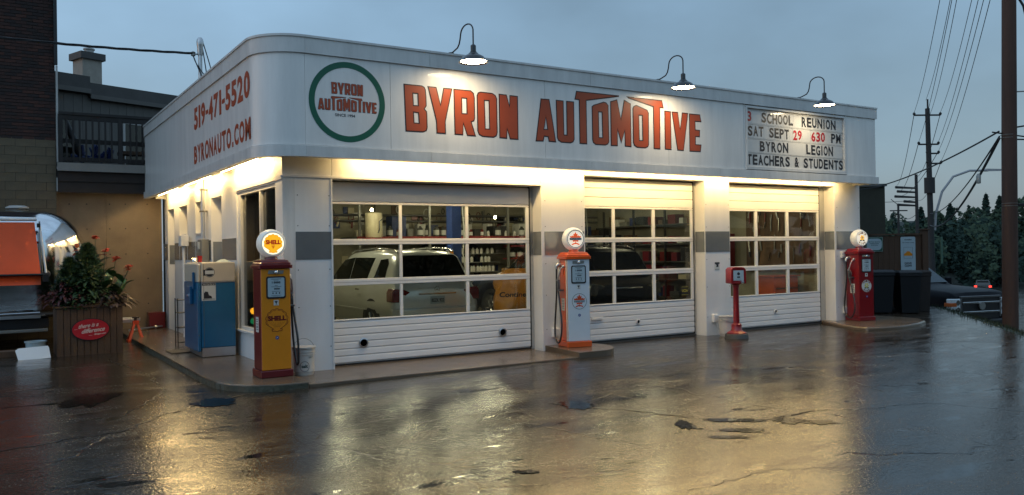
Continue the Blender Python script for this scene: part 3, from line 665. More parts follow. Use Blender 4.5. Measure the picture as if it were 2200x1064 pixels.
bay_door(9.15, 12.335, 9.27, ((10.229, 10.308), (11.223, 11.307)), 3.077, 3.07, 'right bay door with orange tool chest behind its panes', ((10.824, .048),), 12.53)
# mail slot and stickers on the middle door, small notices on the pillar
sl = box('mail_slot', 5.80, 6.06, PD-.03, PD-.0085, .42, .475, 'door_white', G, bevel=.006); obj('flap', MB().box(5.815, 6.045, PD-.034, PD-.031, .43, .452), 'trim_white', sl)
mb = MB(); mb.box(8.085, 8.28, PD+.0085, PD+.0105, .79, .97, 0)
for z0, z1 in ((.80, .805), (.955, .96)): mb.box(8.09, 8.275, PD+.0078, PD+.0084, z0, z1, 1)
put_text(mb, 'UCDA', lambda u, v: (u, PD+.0078, v), 8.105, 8.26, .86, .91, 1, bold=.02); obj('window_sticker', mb, ['black', 'gooseneck_yellow'], G)
mb = MB(); mb.box(8.735, 8.876, -.004, -.001, 1.285, 1.445, 0); mb.box(8.74, 8.871, -.0055, -.0045, 1.405, 1.44, 1)
mb.poly([[(8.775, 1.345), (8.84, 1.345), (8.835, 1.38), (8.85, 1.39), (8.83, 1.402), (8.765, 1.402), (8.79, 1.375)]], 'y', -.0045, -.0055, 1); mb.box(8.75, 8.86, -.0055, -.0045, 1.295, 1.302, 1); obj('notice', mb, ['paper', 'ink'], G)
# ================================================================== GOOSENECK LAMPS
def gooseneck(x, lab):
    t = thing('gooseneck_lamp', lab, 'lamp', (x, 0, 0), 0, 'gooseneck lamps along the parapet')
    bx = -.07
    obj('wall_mount', MB().lathe([(.0, 0), (.045, 0), (.045, .02), (.02, .03)], (bx, D0+.02, 4.82), 'z', 16), 'shade_black', t, smooth=40)
    P = [(bx, D0+.02, 4.83), (bx*.95, D0-.06, 4.845), (bx*.8, D0-.17, 4.88), (bx*.7, D0-.21, 4.93), (bx*.6, D0-.228, 5.0)]
    P += [(bx*(.5-.5*i/9), -.938+.162*math.cos(R(20*i)), 5.08+.115*math.sin(R(20*i))) for i in range(10)]
    P += [(0, -1.10, 4.98), (0, -1.10, 4.84)]
    obj('arm', MB().tube(P, .012, 10), 'shade_black', t, smooth=50)
    c = (0, -1.10, 4.60)
    obj('socket', MB().lathe([(.0, .26), (.022, .255), (.042, .235), (.042, .15), (.05, .145), (.05, .13)], c, 'z', 20), 'shade_black', t, smooth=40)
    prof = [(.05, .135), (.075, .118), (.082, .10), (.11, .092), (.16, .065), (.19, .025), (.196, .012), (.222, -.008), (.224, -.016)]
    inner = [(.219, -.014), (.19, .008), (.184, .02), (.155, .055), (.105, .08), (.04, .09)]
    sh = obj('shade', MB().lathe(prof+inner, c, 'z', 40, cap=False), 'shade_black', t, smooth=40)
    obj('bulb_glass', MB().add([(.195*math.cos(R(a)), c[1]+.195*math.sin(R(a)), c[2]+.002) for a in range(0, 360, 10)], [tuple(range(35, -1, -1))]), 'lamp_lens', t)
    return t
g1 = gooseneck(2.60, 'lit black gooseneck lamp over the large red word, leftmost of the three')
g2 = gooseneck(6.90, 'lit black gooseneck lamp over the end of the long red word, middle of the three')
g3 = gooseneck(10.80, 'lit black gooseneck lamp above the changeable letter board')

# ================================================================== VINTAGE PUMPS
def shell_outline(cx, cz, r):
    pts = []; n = 9; a0, a1 = -28, 208
    for i in range(n):
        A = a0+(a1-a0)*i/n; B = a0+(a1-a0)*(i+1)/n
        for k in range(5):
            t = A+(B-A)*k/5; b = r*(.95+.085*math.sin(math.pi*k/5)); pts.append((cx+b*math.cos(R(t)), cz+b*math.sin(R(t))))
    pts.append((cx+r*.95*math.cos(R(a1)), cz+r*.95*math.sin(R(a1))))
    pts += [(cx-.34*r, cz-.80*r), (cx-.48*r, cz-.80*r), (cx-.44*r, cz-1.0*r), (cx-.2*r, cz-1.0*r), (cx, cz-1.06*r), (cx+.2*r, cz-1.0*r), (cx+.44*r, cz-1.0*r), (cx+.48*r, cz-.80*r), (cx+.34*r, cz-.80*r)]
    return pts
def maple(cx, cz, r):
    h = [(0, 1.0), (.17, .64), (.38, .74), (.30, .30), (.52, .46), (.60, .32), (.95, .36), (.80, .08), (.92, -.02), (.42, -.38), (.48, -.55), (.04, -.48), (.05, -.9)]
    p = [(cx+a*r, cz+b*r) for a, b in h]; return p+[(cx-a*r, cz+b*r) for a, b in reversed(h[1:])]
def flower(cx, cz, r): return [(cx+r*(1+.22*math.cos(6*t))*math.cos(t), cz+r*(1+.22*math.cos(6*t))*math.sin(t)) for t in [2*math.pi*i/48 for i in range(48)]]
def arc_text(mb, s, cx, cz, r, h, a_mid, span, y, mi, top=True):
    n = len(s)
    for i, c in enumerate(s):
        if c == ' ': continue
        a = a_mid+(span/2-span*(i+.5)/n)*(1 if top else -1); wch = 2*math.pi*r*span/360/n*.8; th = R(a-90 if top else a+90); ca, sa = math.cos(th), math.sin(th)
        px_, pz_ = cx+r*math.cos(R(a)), cz+r*math.sin(R(a))
        put_text(mb, c, lambda u, v: (px_+u*ca-v*sa, y, pz_+u*sa+v*ca), -wch/2, wch/2, -h/2, h/2, mi, bold=.03)
def pump(name, lab, loc, rz, face, side, trim, cap, brand, sd, accents):
    t = thing(name, lab, 'gas pump', loc, rz, 'vintage gas pumps in front of the garage')
    hw, hd = .205, .19
    obj('base', MB().box(-.225, .225, -.225, .225, 0, .10), trim, t, bevel=.012)
    body = obj('body', MB().box(-hw, hw, -hd, hd, .101, 1.50), side, t, bevel=.012)
    obj('front_panel', MB().box(-hw+.004, hw-.004, -hd-.012, -hd-.001, .105, 1.497), face, t, bevel=.006)
    obj('back_panel', MB().box(-hw+.004, hw-.004, hd+.001, hd+.012, .105, 1.497), face, t, bevel=.006)
    if accents:
        for s in (-1, 1):
            for y0, y1 in ((-hd+.002, -hd+.05), (hd-.05, hd-.002)): obj('stripe', MB().box(s*(hw+.001), s*(hw+.004), y0, y1, .105, 1.495), accents, t)
    secs = []
    for z, e in ((1.501, .028), (1.545, .03), (1.55, .012), (1.575, .010), (1.585, -.008), (1.612, -.018), (1.622, -.055), (1.625, -.09)):
        w_, d_ = hw+e, hd+e+.01; r = max(.012, .03); q = []
        for cx_, cy_, a in ((w_-r, d_-r, 0), (-w_+r, d_-r, 90), (-w_+r, -d_+r, 180), (w_-r, -d_+r, 270)):
            for k in range(5): q.append((cx_+r*math.cos(R(a+k*22.5)), cy_+r*math.sin(R(a+k*22.5)), z))
        secs.append(q)
    obj('cap', MB().loft(secs), cap, t, smooth=32)
    obj('globe_neck', MB().lathe([(.09, 1.62), (.085, 1.64), (.075, 1.665), (.085, 1.68)], (0, 0, 0), 'z', 24), cap, t, smooth=40)
    gz, gr = 1.845, .195
    gp = [(0, -.098), (.155, -.095), (.168, -.100), (.178, -.096), (.19, -.07), (.208, -.035), (.212, 0), (.208, .035), (.19, .07), (.178, .096), (.168, .1), (.155, .095), (0, .098)]
    globe = obj('globe', MB().lathe([(r*gr/.205, h) for r, h in gp[1:-1]], (0, 0, gz), 'y', 48, cap=False), 'globe_rim', t, smooth=50)
    obj('globe_face', MB().lathe([(0, -.097), (.149, -.0965)], (0, 0, gz), 'y', 40), 'globe_lit' if brand == 'shell' else 'globe_white', globe)
    obj('globe_face', MB().lathe([(0, .097), (.149, .0965)], (0, 0, gz), 'y', 40), 'globe_lit' if brand == 'shell' else 'globe_white', globe)
    yf = -.0985; yb = -hd-.0135
    if brand == 'shell':
        so_ = shell_outline(0, gz, .128); mb = MB().poly([so_], 'y', yf, yf-.0015, 1); mb.poly([inset([so_], .0035)[0]], 'y', yf-.0016, yf-.003, 0)
        for i in range(-5, 6):
            a = R(90+i*17); b_ = .055; 
            x0, z0 = .012*i*.5, gz-.085; x1, z1 = .103*math.cos(a), gz+.103*math.sin(a); nx_, nz_ = (z1-z0), -(x1-x0); L_ = math.hypot(nx_, nz_); nx_ *= .0011/L_; nz_ *= .0011/L_
            f0 = .15; xa, za = x0+(x1-x0)*f0, z0+(z1-z0)*f0; xb, zb = x0+(x1-x0)*.42, z0+(z1-z0)*.42
            mb.add([(xa-nx_, yf-.0032, za-nz_), (xa+nx_, yf-.0032, za+nz_), (xb+nx_, yf-.0032, zb+nz_), (xb-nx_, yf-.0032, zb-nz_)], [(0, 1, 2, 3)], 1)
        put_text(mb, 'SHELL', lambda u, v: (u, yf-.0036, v), -.104, .104, gz-.012, gz+.05, 1, bold=.06); obj('emblem', mb, ['lit_yellow', 'lit_red'], globe)
        so_ = shell_outline(.008, .79, .155); mb = MB().poly([so_], 'y', yb, yb-.0012, 1); mb.poly([inset([so_], .007)[0]], 'y', yb-.0014, yb-.0022, 0)
        so2 = shell_outline(.008, .79, .136)[:46]
        for p, q in zip(so2, so2[1:]):
            dx, dz = q[0]-p[0], q[1]-p[1]; L_ = math.hypot(dx, dz) or 1; nx_, nz_ = -dz/L_*.0022, dx/L_*.0022
            mb.add([(p[0]-nx_, yb-.0026, p[1]-nz_), (p[0]+nx_, yb-.0026, p[1]+nz_), (q[0]+nx_, yb-.0026, q[1]+nz_), (q[0]-nx_, yb-.0026, q[1]-nz_)], [(0, 1, 2, 3)], 1)
        for i in range(-4, 5):
            x0, z0 = .008+.008*i, .69; x1, z1 = .008+.028*i, .765; mb.add([(x0-.0012, yb-.0026, z0), (x0+.0012, yb-.0026, z0), (x1+.0012, yb-.0026, z1), (x1-.0012, yb-.0026, z1)], [(0, 1, 2, 3)], 1)
        put_text(mb, 'SHELL', lambda u, v: (u, yb-.003, v), -.118, .134, .778, .848, 1, bold=.06); obj('emblem', mb, [face, 'shell_red'], t)
    elif brand == 'maple':
        mb = MB().poly([circ(0, gz, .149, 40), circ(0, gz, .141, 40)], 'y', yf, yf-.0015, 1); mb.poly([maple(0, gz+.012, .112)], 'y', yf-.0, yf-.002, 0)
        mb.box(-.112, .112, yf-.004, yf-.003, gz-.022, gz+.022, 2); put_text(mb, 'SUPERTEST', lambda u, v: (u, yf-.0046, v), -.106, .106, gz-.016, gz+.016, 1, bold=.03)
        mb.poly([[(-.07, gz-.085), (0, gz-.06), (.07, gz-.085), (.07, gz-.108), (0, gz-.083), (-.07, gz-.108)]], 'y', yf-.002, yf-.003, 0); obj('emblem', mb, ['lit_orange', 'logo_green', 'dial'], globe)
        mb = MB().poly([circ(.008, .78, .135, 44)], 'y', yb, yb-.0012, 1); mb.poly([circ(.008, .78, .128, 44)], 'y', yb-.0014, yb-.0022, 3); mb.poly([maple(.008, .79, .112)], 'y', yb-.0024, yb-.0034, 0)
        mb.box(-.095, .111, yb-.0044, yb-.0036, .76, .80, 2); put_text(mb, 'SUPERTEST', lambda u, v: (u, yb-.005, v), -.09, .106, .768, .792, 1, bold=.03)
        mb.poly([[(-.06, .70), (.008, .725), (.075, .70), (.075, .68), (.008, .703), (-.06, .68)]], 'y', yb-.0024, yb-.0034, 0); obj('emblem', mb, ['logo_orange', 'logo_green', 'dial', 'pump_white'], t)
    else:
        for zc, rr, yy, par, base in ((gz, .149, yf, globe, None), (.78, .135, yb, t, 'paper')):
            mb = MB()
            if base: mb.poly([circ(.0, zc, rr, 40)], 'y', yy, yy-.0012, 3)
            arc_text(mb, 'WHITE', 0, zc, rr*.80, rr*.30, 90, 120, yy-.003, 0); arc_text(mb, 'ROSE', 0, zc, rr*.80, rr*.30, 270, 100, yy-.003, 0, False)
            mb.poly([flower(0, zc+.01, rr*.36)], 'y', yy-.002, yy-.003, 1); mb.poly([flower(0, zc+.014, rr*.16)], 'y', yy-.0032, yy-.004, 3)
            for s in (-1, 1): mb.poly([[(0, zc-rr*.3), (s*rr*.3, zc-rr*.18), (s*rr*.5, zc-rr*.32), (s*rr*.25, zc-rr*.45)]], 'y', yy-.002, yy-.003, 2)
            obj('emblem', mb, ['shell_red', 'lit_yellow' if not base else 'gooseneck_yellow', 'logo_green', 'paper'], par)
    # dial window
    dl = obj('dial_window', MB().poly([[(-.135+.02, 1.085), (.135-.02, 1.085), (.135, 1.105), (.135, 1.372), (.115, 1.392), (-.115, 1.392), (-.135, 1.372), (-.135, 1.105)]], 'y', -hd-.0135, -hd-.022), 'black', t, bevel=.003)
    obj('dial_face', MB().poly([[(-.102, 1.108), (.102, 1.108), (.115, 1.12), (.115, 1.36), (.102, 1.372), (-.102, 1.372), (-.115, 1.36), (-.115, 1.12)]], 'y', -hd-.0222, -hd-.024), 'dial', dl)
    mb = MB(); ym = -hd-.0248
    for z, a, b, h in ((1.352, -.07, .07, .006), (1.337, -.035, .035, .005), (1.262, -.02, .02, .005), (1.246, -.07, .07, .005), (1.183, -.06, .06, .005), (1.128, -.07, .07, .003), (1.118, -.05, .05, .003)): mb.box(a, b, ym, ym+.0006, z, z+h)
    for z, a, b, h in ((1.292, -.035, .06, .03), (1.208, -.03, .05, .024)): put_text(mb, '888', lambda u, v: (u, ym, v), a, b, z, z+h, 0, bold=.03)
    put_text(mb, '$', lambda u, v: (u, ym, v), -.062, -.046, 1.292, 1.322)
    for x in (-.045, 0, .045): mb.box(x-.008, x+.008, ym, ym+.0006, 1.15, 1.17)
    obj('dial_print', mb, 'ink', dl)
    pl = obj('nameplate', MB().poly([[(-.11, 1.425), (.1, 1.425), (.11, 1.47), (-.1, 1.475)]], 'y', -hd-.0135, -hd-.02), 'steel_grey', t, bevel=.002)
    obj('crank_knob', MB().lathe([(.03, 0), (.03, -.012), (.02, -.03), (0, -.035)], (.0, -hd-.02, 1.448), 'y', 16), 'chrome', t, smooth=50)
    mb = MB().box(-.035, .035, yb-.001, yb, .99, 1.065, 0); mb.poly([[(-.022, 1.05), (.022, 1.05), (.012, 1.03), (.005, 1.02), (.004, 1.005), (-.004, 1.005), (-.006, 1.025), (-.018, 1.035)]], 'y', yb-.0012, yb-.002, 1); mb.box(-.02, .02, yb-.002, yb-.0012, .995, .999, 1); obj('sticker', mb, ['paper', 'ink'], t)
    mb = MB().poly([circ(.008, .545, .025, 20)], 'y', yb, yb-.001, 0); mb.poly([[(-.008, .535), (.018, .545), (.02, .556), (.002, .55)]], 'y', yb-.0012, yb-.002, 1); obj('sticker', mb, ['sticker_blue', 'paper'], t)
    s = sd; xs = s*(hw+.001)                                         # working side: nozzle boot, nozzle, hose
    oth = -1
    mb = MB().box(min(oth*(hw+.001), oth*(hw+.003)), max(oth*(hw+.001), oth*(hw+.003)), -.07, .07, .62, .83, 0)
    for z, a, b in ((.79, -.05, .05), (.765, -.04, .04), (.655, -.05, .05)): mb.box(oth*(hw+.0045), oth*(hw+.0035), a, b, z, z+.008, 1)
    if oth < 0:
        put_text(mb, 'CONTAINS', lambda u, v: (oth*(hw+.0042), -u, v), -.055, .055, .725, .745, 1, bold=.03); put_text(mb, 'LEAD', lambda u, v: (oth*(hw+.0042), -u, v), -.045, .045, .68, .708, 1, bold=.03)
    obj('label_plate', mb, ['paper', 'ink'], t)
    obj('pilot_plate', MB().box(s*(hw+.001), s*(hw+.007), -.03, .03, 1.21, 1.32), 'steel_grey' if s > 0 else trim, t, bevel=.002)
    obj('hose_elbow', MB().tube([(xs, .10, 1.40), (xs+s*.05, .10, 1.405), (xs+s*.075, .10, 1.38), (xs+s*.075, .10, 1.33)], [.042, .040, .034, .026], 16), 'alu', t, smooth=50)
    noz = obj('nozzle', MB().tube([(xs+s*.02, -.06, 1.37), (xs+s*.06, -.055, 1.34), (xs+s*.085, -.01, 1.20), (xs+s*.09, .02, 1.13)], [.02, .013, .013, .02], 12), 'alu', t, smooth=50)
    obj('nozzle_boot', MB().lathe([(.03, 0), (.034, .012), (.026, .035), (.015, .04)], (0, 0, 0), 'x', 16), 'alu', t, smooth=50, loc=(xs if s > 0 else xs, -.06, 1.375), rot=(0, 0, 0 if s > 0 else math.pi))
    obj('handle', MB().loft([[(xs+s*(.075+dx), y_, z_) for dx, y_ in ((-.018, y0), (.022, y0), (.022, y1), (-.018, y1))] for z_, y0, y1 in ((1.15, -.01, .05), (1.06, -.02, .045), (.985, -.01, .04))]), 'alu_dark', noz, bevel=.006)
    obj('trigger_guard', MB().tube([(xs+s*.078, -.012, 1.13), (xs+s*.078, -.055, 1.08), (xs+s*.078, -.05, 1.0), (xs+s*.078, .0, .975)], .006, 8), 'alu_dark', noz, smooth=50)
    obj('nozzle_bracket', MB().box(min(xs, xs+s*.1), max(xs, xs+s*.1), -.065, .03, .955, .985), 'alu_dark', t, bevel=.006)
    if s < 0:
        hp = [(xs+s*.075, .10, 1.34), (xs+s*.08, .095, 1.1), (xs+s*.085, .09, .9), (xs+s*.09, .13, .6), (xs+s*.1, .15, .34), (xs+s*.11, .11, .16), (xs+s*.115, .0, .075), (xs+s*.115, -.10, .10), (xs+s*.11, -.17, .24), (xs+s*.10, -.17, .42), (xs+s*.095, -.10, .68), (xs+s*.088, -.02, .90), (xs+s*.08, .015, 1.0)]
    else:
        hp = [(xs+s*.075, .10, 1.34), (xs+s*.08, .06, 1.1), (xs+s*.085, .03, .8), (xs+s*.09, -.0, .5), (xs+s*.1, -.06, .25), (xs+s*.11, -.11, .14), (xs+s*.115, -.15, .22), (xs+s*.11, -.14, .5), (xs+s*.095, -.08, .75), (xs+s*.085, -.02, .95), (xs+s*.08, .01, 1.0)]
    sp = []                                                          # Catmull-Rom through the hose points
    for i in range(len(hp)-1):
        p0, p1, p2, p3 = [Vector(hp[max(0, min(len(hp)-1, k))]) for k in (i-1, i, i+1, i+2)]
        for k in range(6):
            u = k/6; sp.append(.5*((2*p1)+(p2-p0)*u+(2*p0-5*p1+4*p2-p3)*u*u+(3*p1-p0-3*p2+p3)*u**3))
    obj('hose', MB().tube(sp+[Vector(hp[-1])], .0155, 12), 'rubber', t, smooth=60)
    return t
pump('gas_pump', 'yellow and dark red vintage gas pump with glowing shell globe at the rounded kerb corner', (-.275, -.345, .04), R(0), 'shell_yellow', 'shell_red', 'shell_red', 'shell_red', 'shell', 1, None)
pump('gas_pump', 'orange and pale blue vintage gas pump with maple leaf globe between the first two bays', (4.93, -.40, .075), R(-14), 'pump_white', 'pump_orange', 'pump_orange', 'pump_orange', 'maple', -1, 'stripe_white')
pump('gas_pump', 'all red vintage gas pump with white flower globe at the right end of the garage', (12.98, -.30, .05), R(-12), 'pump_red', 'pump_red', 'pump_red', 'pump_red', 'rose', -1, None)

# ================================================================== VENDING MACHINE and the things round it
V = thing('vending_machine', 'old blue and cream drink vending machine standing side-on against the side wall', 'vending machine', (0, 0, 0))
vx0, vx1, vy0, vy1 = -.64, -.09, 2.42, 3.55
obj('cabinet', MB().box(vx0, vx1, vy0, vy1, .20, 1.29), 'vend_blue', V, bevel=.012)
obj('kick_plate', MB().box(vx0+.01, vx1-.005, vy0+.006, vy1-.02, .05, .198), 'alu', V, bevel=.004)
obj('top_housing', MB().box(vx0, vx1, vy0, vy1, 1.293, 1.62), 'vend_cream', V, bevel=.015)
obj('door', MB().box(vx0-.06, vx0-.002, vy0+.02, vy1-.02, .14, 1.29), 'vend_blue', V, bevel=.015)
fr_ = obj('front_hood', MB().poly([[(vy0+.02, 1.293), (vy1-.02, 1.293), (vy1-.02, 1.60), (vy0+.02, 1.60)]], 'x', vx0-.055, vx0-.002), 'vend_cream', V, bevel=.025)
obj('coin_unit', MB().box(vx0-.12, vx0-.062, 2.75, 3.0, .92, 1.22), 'vend_blue', V, bevel=.015); obj('door_handle', MB().box(vx0-.10, vx0-.062, 2.60, 2.66, 1.18, 1.46), 'vend_blue', V, bevel=.01)
obj('coin_return', MB().lathe([(.03, 0), (.03, -.02), (.0, -.03)], (vx0-.12, 2.86, 1.06), 'x', 16), 'chrome', V, smooth=40)
obj('side_groove', MB().box(vx0+.035, vx0+.041, vy0-.003, vy0+.003, .20, 1.6), 'alu_dark', V)
obj('trim_strip', MB().box(vx0-.004, vx1+.004, vy0-.006, vy0-.0005, 1.283, 1.297), 'alu', V)
for x in (-.60, -.13):
    for y in (2.5, 3.45): obj('leg', MB().box(x-.02, x+.02, y-.02, y+.02, .041, .052), 'black', V)
cb = MB().poly([circ(-.505, 1.455, .082, 32)], 'y', vy0-.0005, vy0-.002, 1); cb.poly([circ(-.505, 1.455, .074, 32)], 'y', vy0-.0022, vy0-.003, 0)
cb.poly([[(-.505+.07*math.cos(R(a)), 1.455+.07*math.sin(R(a))) for a in range(25, 156, 10)]], 'y', vy0-.0032, vy0-.004, 1); cb.poly([[(-.505+.07*math.cos(R(a)), 1.455+.07*math.sin(R(a))) for a in range(205, 336, 10)]], 'y', vy0-.0032, vy0-.004, 1)
cb.box(-.61, -.57, vy0-.0015, vy0-.0003, 1.40, 1.50, 1); obj('badge', cb, ['paper', 'ink'], V)
pb = MB().box(-.635, -.41, vy0-.002, vy0-.0005, .985, 1.278, 0); pb.box(-.63, -.415, vy0-.003, vy0-.0022, 1.236, 1.273, 1); put_text(pb, 'We Can Do It!', lambda u, v: (u, vy0-.0036, v), -.615, -.43, 1.243, 1.267, 0, bold=.02)
pb.poly([[(-.60, 1.02), (-.47, 1.02), (-.48, 1.06), (-.52, 1.075), (-.535, 1.13), (-.575, 1.14), (-.60, 1.11)]], 'y', vy0-.0022, vy0-.003, 1); pb.box(-.62, -.425, vy0-.003, vy0-.0022, 1.005, 1.012, 1)
obj('poster', pb, ['paper', 'ink'], V)
cup = obj('cup', MB().lathe([(.0, 0), (.030, 0), (.041, .11), (.044, .112), (.038, .108), (.028, .006), (0, .005)], (0, 0, 0), 'z', 20), 'red_plastic', smooth=40, loc=(-.595, 2.72, 1.622)); tag(cup, 'red plastic cup standing on the blue vending machine', 'cup')
rg = random.Random(4); cv = []; nx_, ny_ = 14, 9
for j in range(ny_):
    for i in range(nx_): e_ = math.sin(math.pi*i/(nx_-1))*math.sin(math.pi*j/(ny_-1)); cv.append((-.36+.24*i/(nx_-1)+rg.uniform(-.006, .006), 2.46+.24*j/(ny_-1)+rg.uniform(-.01, .01), 1.624+e_*(.025+rg.uniform(0, .03))))
cl = MB().add(cv, [(j*nx_+i, j*nx_+i+1, (j+1)*nx_+i+1, (j+1)*nx_+i) for j in range(ny_-1) for i in range(nx_-1)]); tag(obj('cloth', cl, 'cloth', smooth=70), 'crumpled pale green cloth lying on the blue vending machine', 'cloth')
RK = thing('wire_rack', 'narrow black metal rack standing behind the vending machine', 'rack', (-.45, 4.7, cz))
for dx, dy in ((-.17, -.12), (-.17, .12), (.17, -.12), (.17, .12)): box('post', dx-.008, dx+.008, dy-.008, dy+.008, 0, .9, 'black', RK)
for z in (.06, .34, .62, .86): box('shelf', -.162, .162, -.112, .112, z, z+.012, 'black', RK)
# meter, conduit and mast
ME = thing('electric_meter', 'grey electric meter box with round glass meter and tall conduit on the side wall', 'meter', (0, 0, 0))
box('meter_box', -.16, -.012, 4.66, 5.0, 1.35, 2.05, 'steel_grey', ME, bevel=.008); box('socket_box', -.12, -.012, 5.02, 5.34, 1.42, 1.80, 'steel_grey', ME, bevel=.008); box('breaker_cover', -.185, -.161, 4.78, 4.88, 1.86, 2.0, 'paper', ME, bevel=.004)
obj('meter_dial', MB().lathe([(.085, 0), (.085, -.06), (.07, -.12), (.0, -.135)], (-.122, 5.18, 1.62), 'x', 24), 'chrome', ME, smooth=40)
obj('conduit', MB().tube([(-.085, 4.86, 2.05), (-.085, 4.86, 3.232)], .04, 16), 'alu', ME, smooth=60)
for z in (2.58, 3.0): box('clamp', -.135, -.01, 4.80, 4.92, z, z+.03, 'alu_dark', ME, bevel=.003)
MA = thing('service_mast', 'grey service mast with weatherhead rising from the side of the roof', 'mast', (-.09, 4.86, 4.40))
obj('pipe', MB().tube([(0, 0, 0), (0, 0, 1.42)], .038, 16), 'alu', MA, smooth=60)
obj('weatherhead', MB().lathe([(.045, 1.22), (.05, 1.25), (.055, 1.38), (.062, 1.42), (.066, 1.48), (.055, 1.54), (.03, 1.57), (0, 1.575)], (0, 0, 0), 'z', 20), 'alu', MA, smooth=50)
obj('insulator', MB().lathe([(.018, 0), (.045, .02), (.03, .05), (.045, .08), (.018, .1)], (-.12, .05, 1.20), 'z', 16), 'steel_grey', MA, smooth=50); box('bracket', -.12, .03, .03, .06, 1.24, 1.26, 'alu_dark', MA)
for k_, (a, m1, m2, b) in enumerate((((.05, 0, 1.5), (.12, .0, 1.25), (.18, -.2, .9), (.20, -.35, .50)), ((.04, 0, 1.4), (.08, -.02, 1.1), (.10, -.1, .8), (.12, -.2, .48)), ((-.12, .05, 1.22), (-.06, .0, 1.0), (.03, -.1, .75), (.1, -.2, .46)), ((-.12, .05, 1.22), (-.08, .0, .98), (.05, -.15, .85), (.18, -.34, .52)))):
    bz = []
    for i in range(13): u = i/12; bz.append(tuple((1-u)**3*a[q]+3*u*(1-u)**2*m1[q]+3*u*u*(1-u)*m2[q]+u**3*b[q] for q in range(3)))
    obj('drip_loop', MB().tube(bz, .010, 6), 'wire', MA, smooth=60)
def wire(p, q, sag, r, lab, n=24, m='wire', grp=None, twist=0, cat='cable'):
    p, q = Vector(p), Vector(q); pts = [p.lerp(q, i/n)-Vector((0, 0, sag*4*(i/n)*(1-i/n))) for i in range(n+1)]; mb = MB()
    if twist:
        L_ = (q-p).length; N_ = int(L_*8)
        for s in range(3):
            a = []
            for i in range(N_+1): u = i/N_; c = p.lerp(q, u)-Vector((0, 0, sag*4*u*(1-u))); t_ = u*L_*twist+s*2.094; a.append(c+Vector((0, math.cos(t_), math.sin(t_)))*r*1.2)
            mb.tube(a, r, 5)
    else: mb.tube(pts, r, 5)
    return tag(obj('cable', mb, m, smooth=70), lab, cat, grp)
wire((-.21, 4.9, 5.66), (-13.0, 2.4, 6.0), .42, .012, 'twisted service cable running left from the roof mast past the brick wall', twist=5)
D_ = thing('downpipe', 'white square vent box on a thin white pipe at the side wall', 'pipe', (-.14, 6.45, cz))
obj('pipe', MB().tube([(0, 0, 0), (0, 0, 1.95)], .03, 12), 'wall_white', D_, smooth=60); box('vent_box', -.08, .08, -.12, .12, 1.90, 2.13, 'wall_white', D_, bevel=.01)

# ---- small things along the front
def outlet(x, z, lab, dz=.16):
    t = thing('outlet_box', lab, 'outlet', (x, -.001, z), 0, 'white weatherproof outlet boxes low on the pillars')
    box('cover', -.075, .0, -.07, 0, 0, dz, 'door_white', t, bevel=.01); box('cover', .004, .075, -.055, 0, .006, dz-.008, 'door_white', t, bevel=.01); obj('cord', MB().tube([(.0, -.03, 0), (.02, -.04, -.09), (.1, -.06, -.17), (.2, -.05, -.2)], .005, 6), 'paper', t, smooth=60)
outlet(4.79, .21, 'white outlet box low on the pillar behind the orange pump'); outlet(8.70, .24, 'white outlet box on the pillar above the plain bucket'); outlet(12.85, .20, 'white outlet box on the end pillar beside the red pump')
box_ = obj('wall_box', MB().box(12.72, 13.0, -.05, -.001, 1.46, 1.6), 'wall_white', bevel=.006); tag(box_, 'white flat junction box on the end pillar behind the red pump', 'junction box')
def bucket(loc, lab, salt):
    t = thing('bucket', lab, 'bucket', loc)
    body = obj('pail', MB().lathe([(0, .0), (.128, 0), (.132, .01), (.150, .29), (.158, .292), (.158, .305), (.151, .306), (.152, .325), (.160, .327), (.160, .34), (.153, .341), (.154, .375), (.165, .377), (.167, .392), (.158, .394), (.150, .385), (.146, .05), (0, .04)], (0, 0, 0), 'z', 32), 'bucket_white', t, smooth=35)
    hd = [(.163*math.cos(R(a)), (-.02 if salt else -.12)*0-.0 + (.03 if salt else -.165)*math.sin(R(a)), .345+(.17 if salt else -.06)*math.sin(R(a))) for a in range(0, 181, 12)]
    obj('handle', MB().tube(hd, .0035, 6), 'steel_grey', t, smooth=60)
    if salt:
        mb = MB(); pt = lambda u, v: (.147*math.sin(u/.147+.35), -.147*math.cos(u/.147+.35)-.001*0-.003, v)
        put_text(mb, 'SALT', pt, -.03, .045, .245, .27, 0, bold=.01)
        for a in range(24):
            p0, p1 = R(a*15), R(a*15+15); q = [(-.09+.068*math.cos(p0), .13+.075*math.sin(p0)), (-.09+.068*math.cos(p1), .13+.075*math.sin(p1)), (-.09+.062*math.cos(p1), .13+.069*math.sin(p1)), (-.09+.062*math.cos(p0), .13+.069*math.sin(p0))]; mb.add([pt(*c) for c in q], [(0, 1, 2, 3)], 1)
        put_text(mb, 'salt', pt, -.135, -.045, .11, .16, 0, bold=.03); obj('print', mb, ['logo_green', 'ink'], t)
        obj('lid', MB().lathe([(.167, .38), (.172, .385), (.172, .402), (.15, .408), (.1, .41), (0, .408)], (0, 0, 0), 'z', 32), 'bucket_white', t, smooth=40)
    return t
bucket((.205, -.24, 0), 'white salt bucket with lid and raised wire handle behind the yellow pump', True)
bucket((8.78, -.26, -.022), 'plain white bucket without lid beside the red air post', False)
A = thing('air_post', 'red post with square meter head on a round stone foot before the right pillar', 'air pump', (8.62, -.66, -.025), R(-22))
obj('foot', MB().lathe([(0, 0), (.225, .0), (.215, .09), (.0, .092)], (0, 0, 0), 'z', 28), 'stone_grey', A, smooth=30, bevel=.008)
obj('base', MB().lathe([(.19, .093), (.19, .11), (.165, .125), (.115, .15), (.10, .18), (.098, .27), (.085, .285), (.07, .29)], (0, 0, 0), 'z', 32), 'air_red', A, smooth=35)
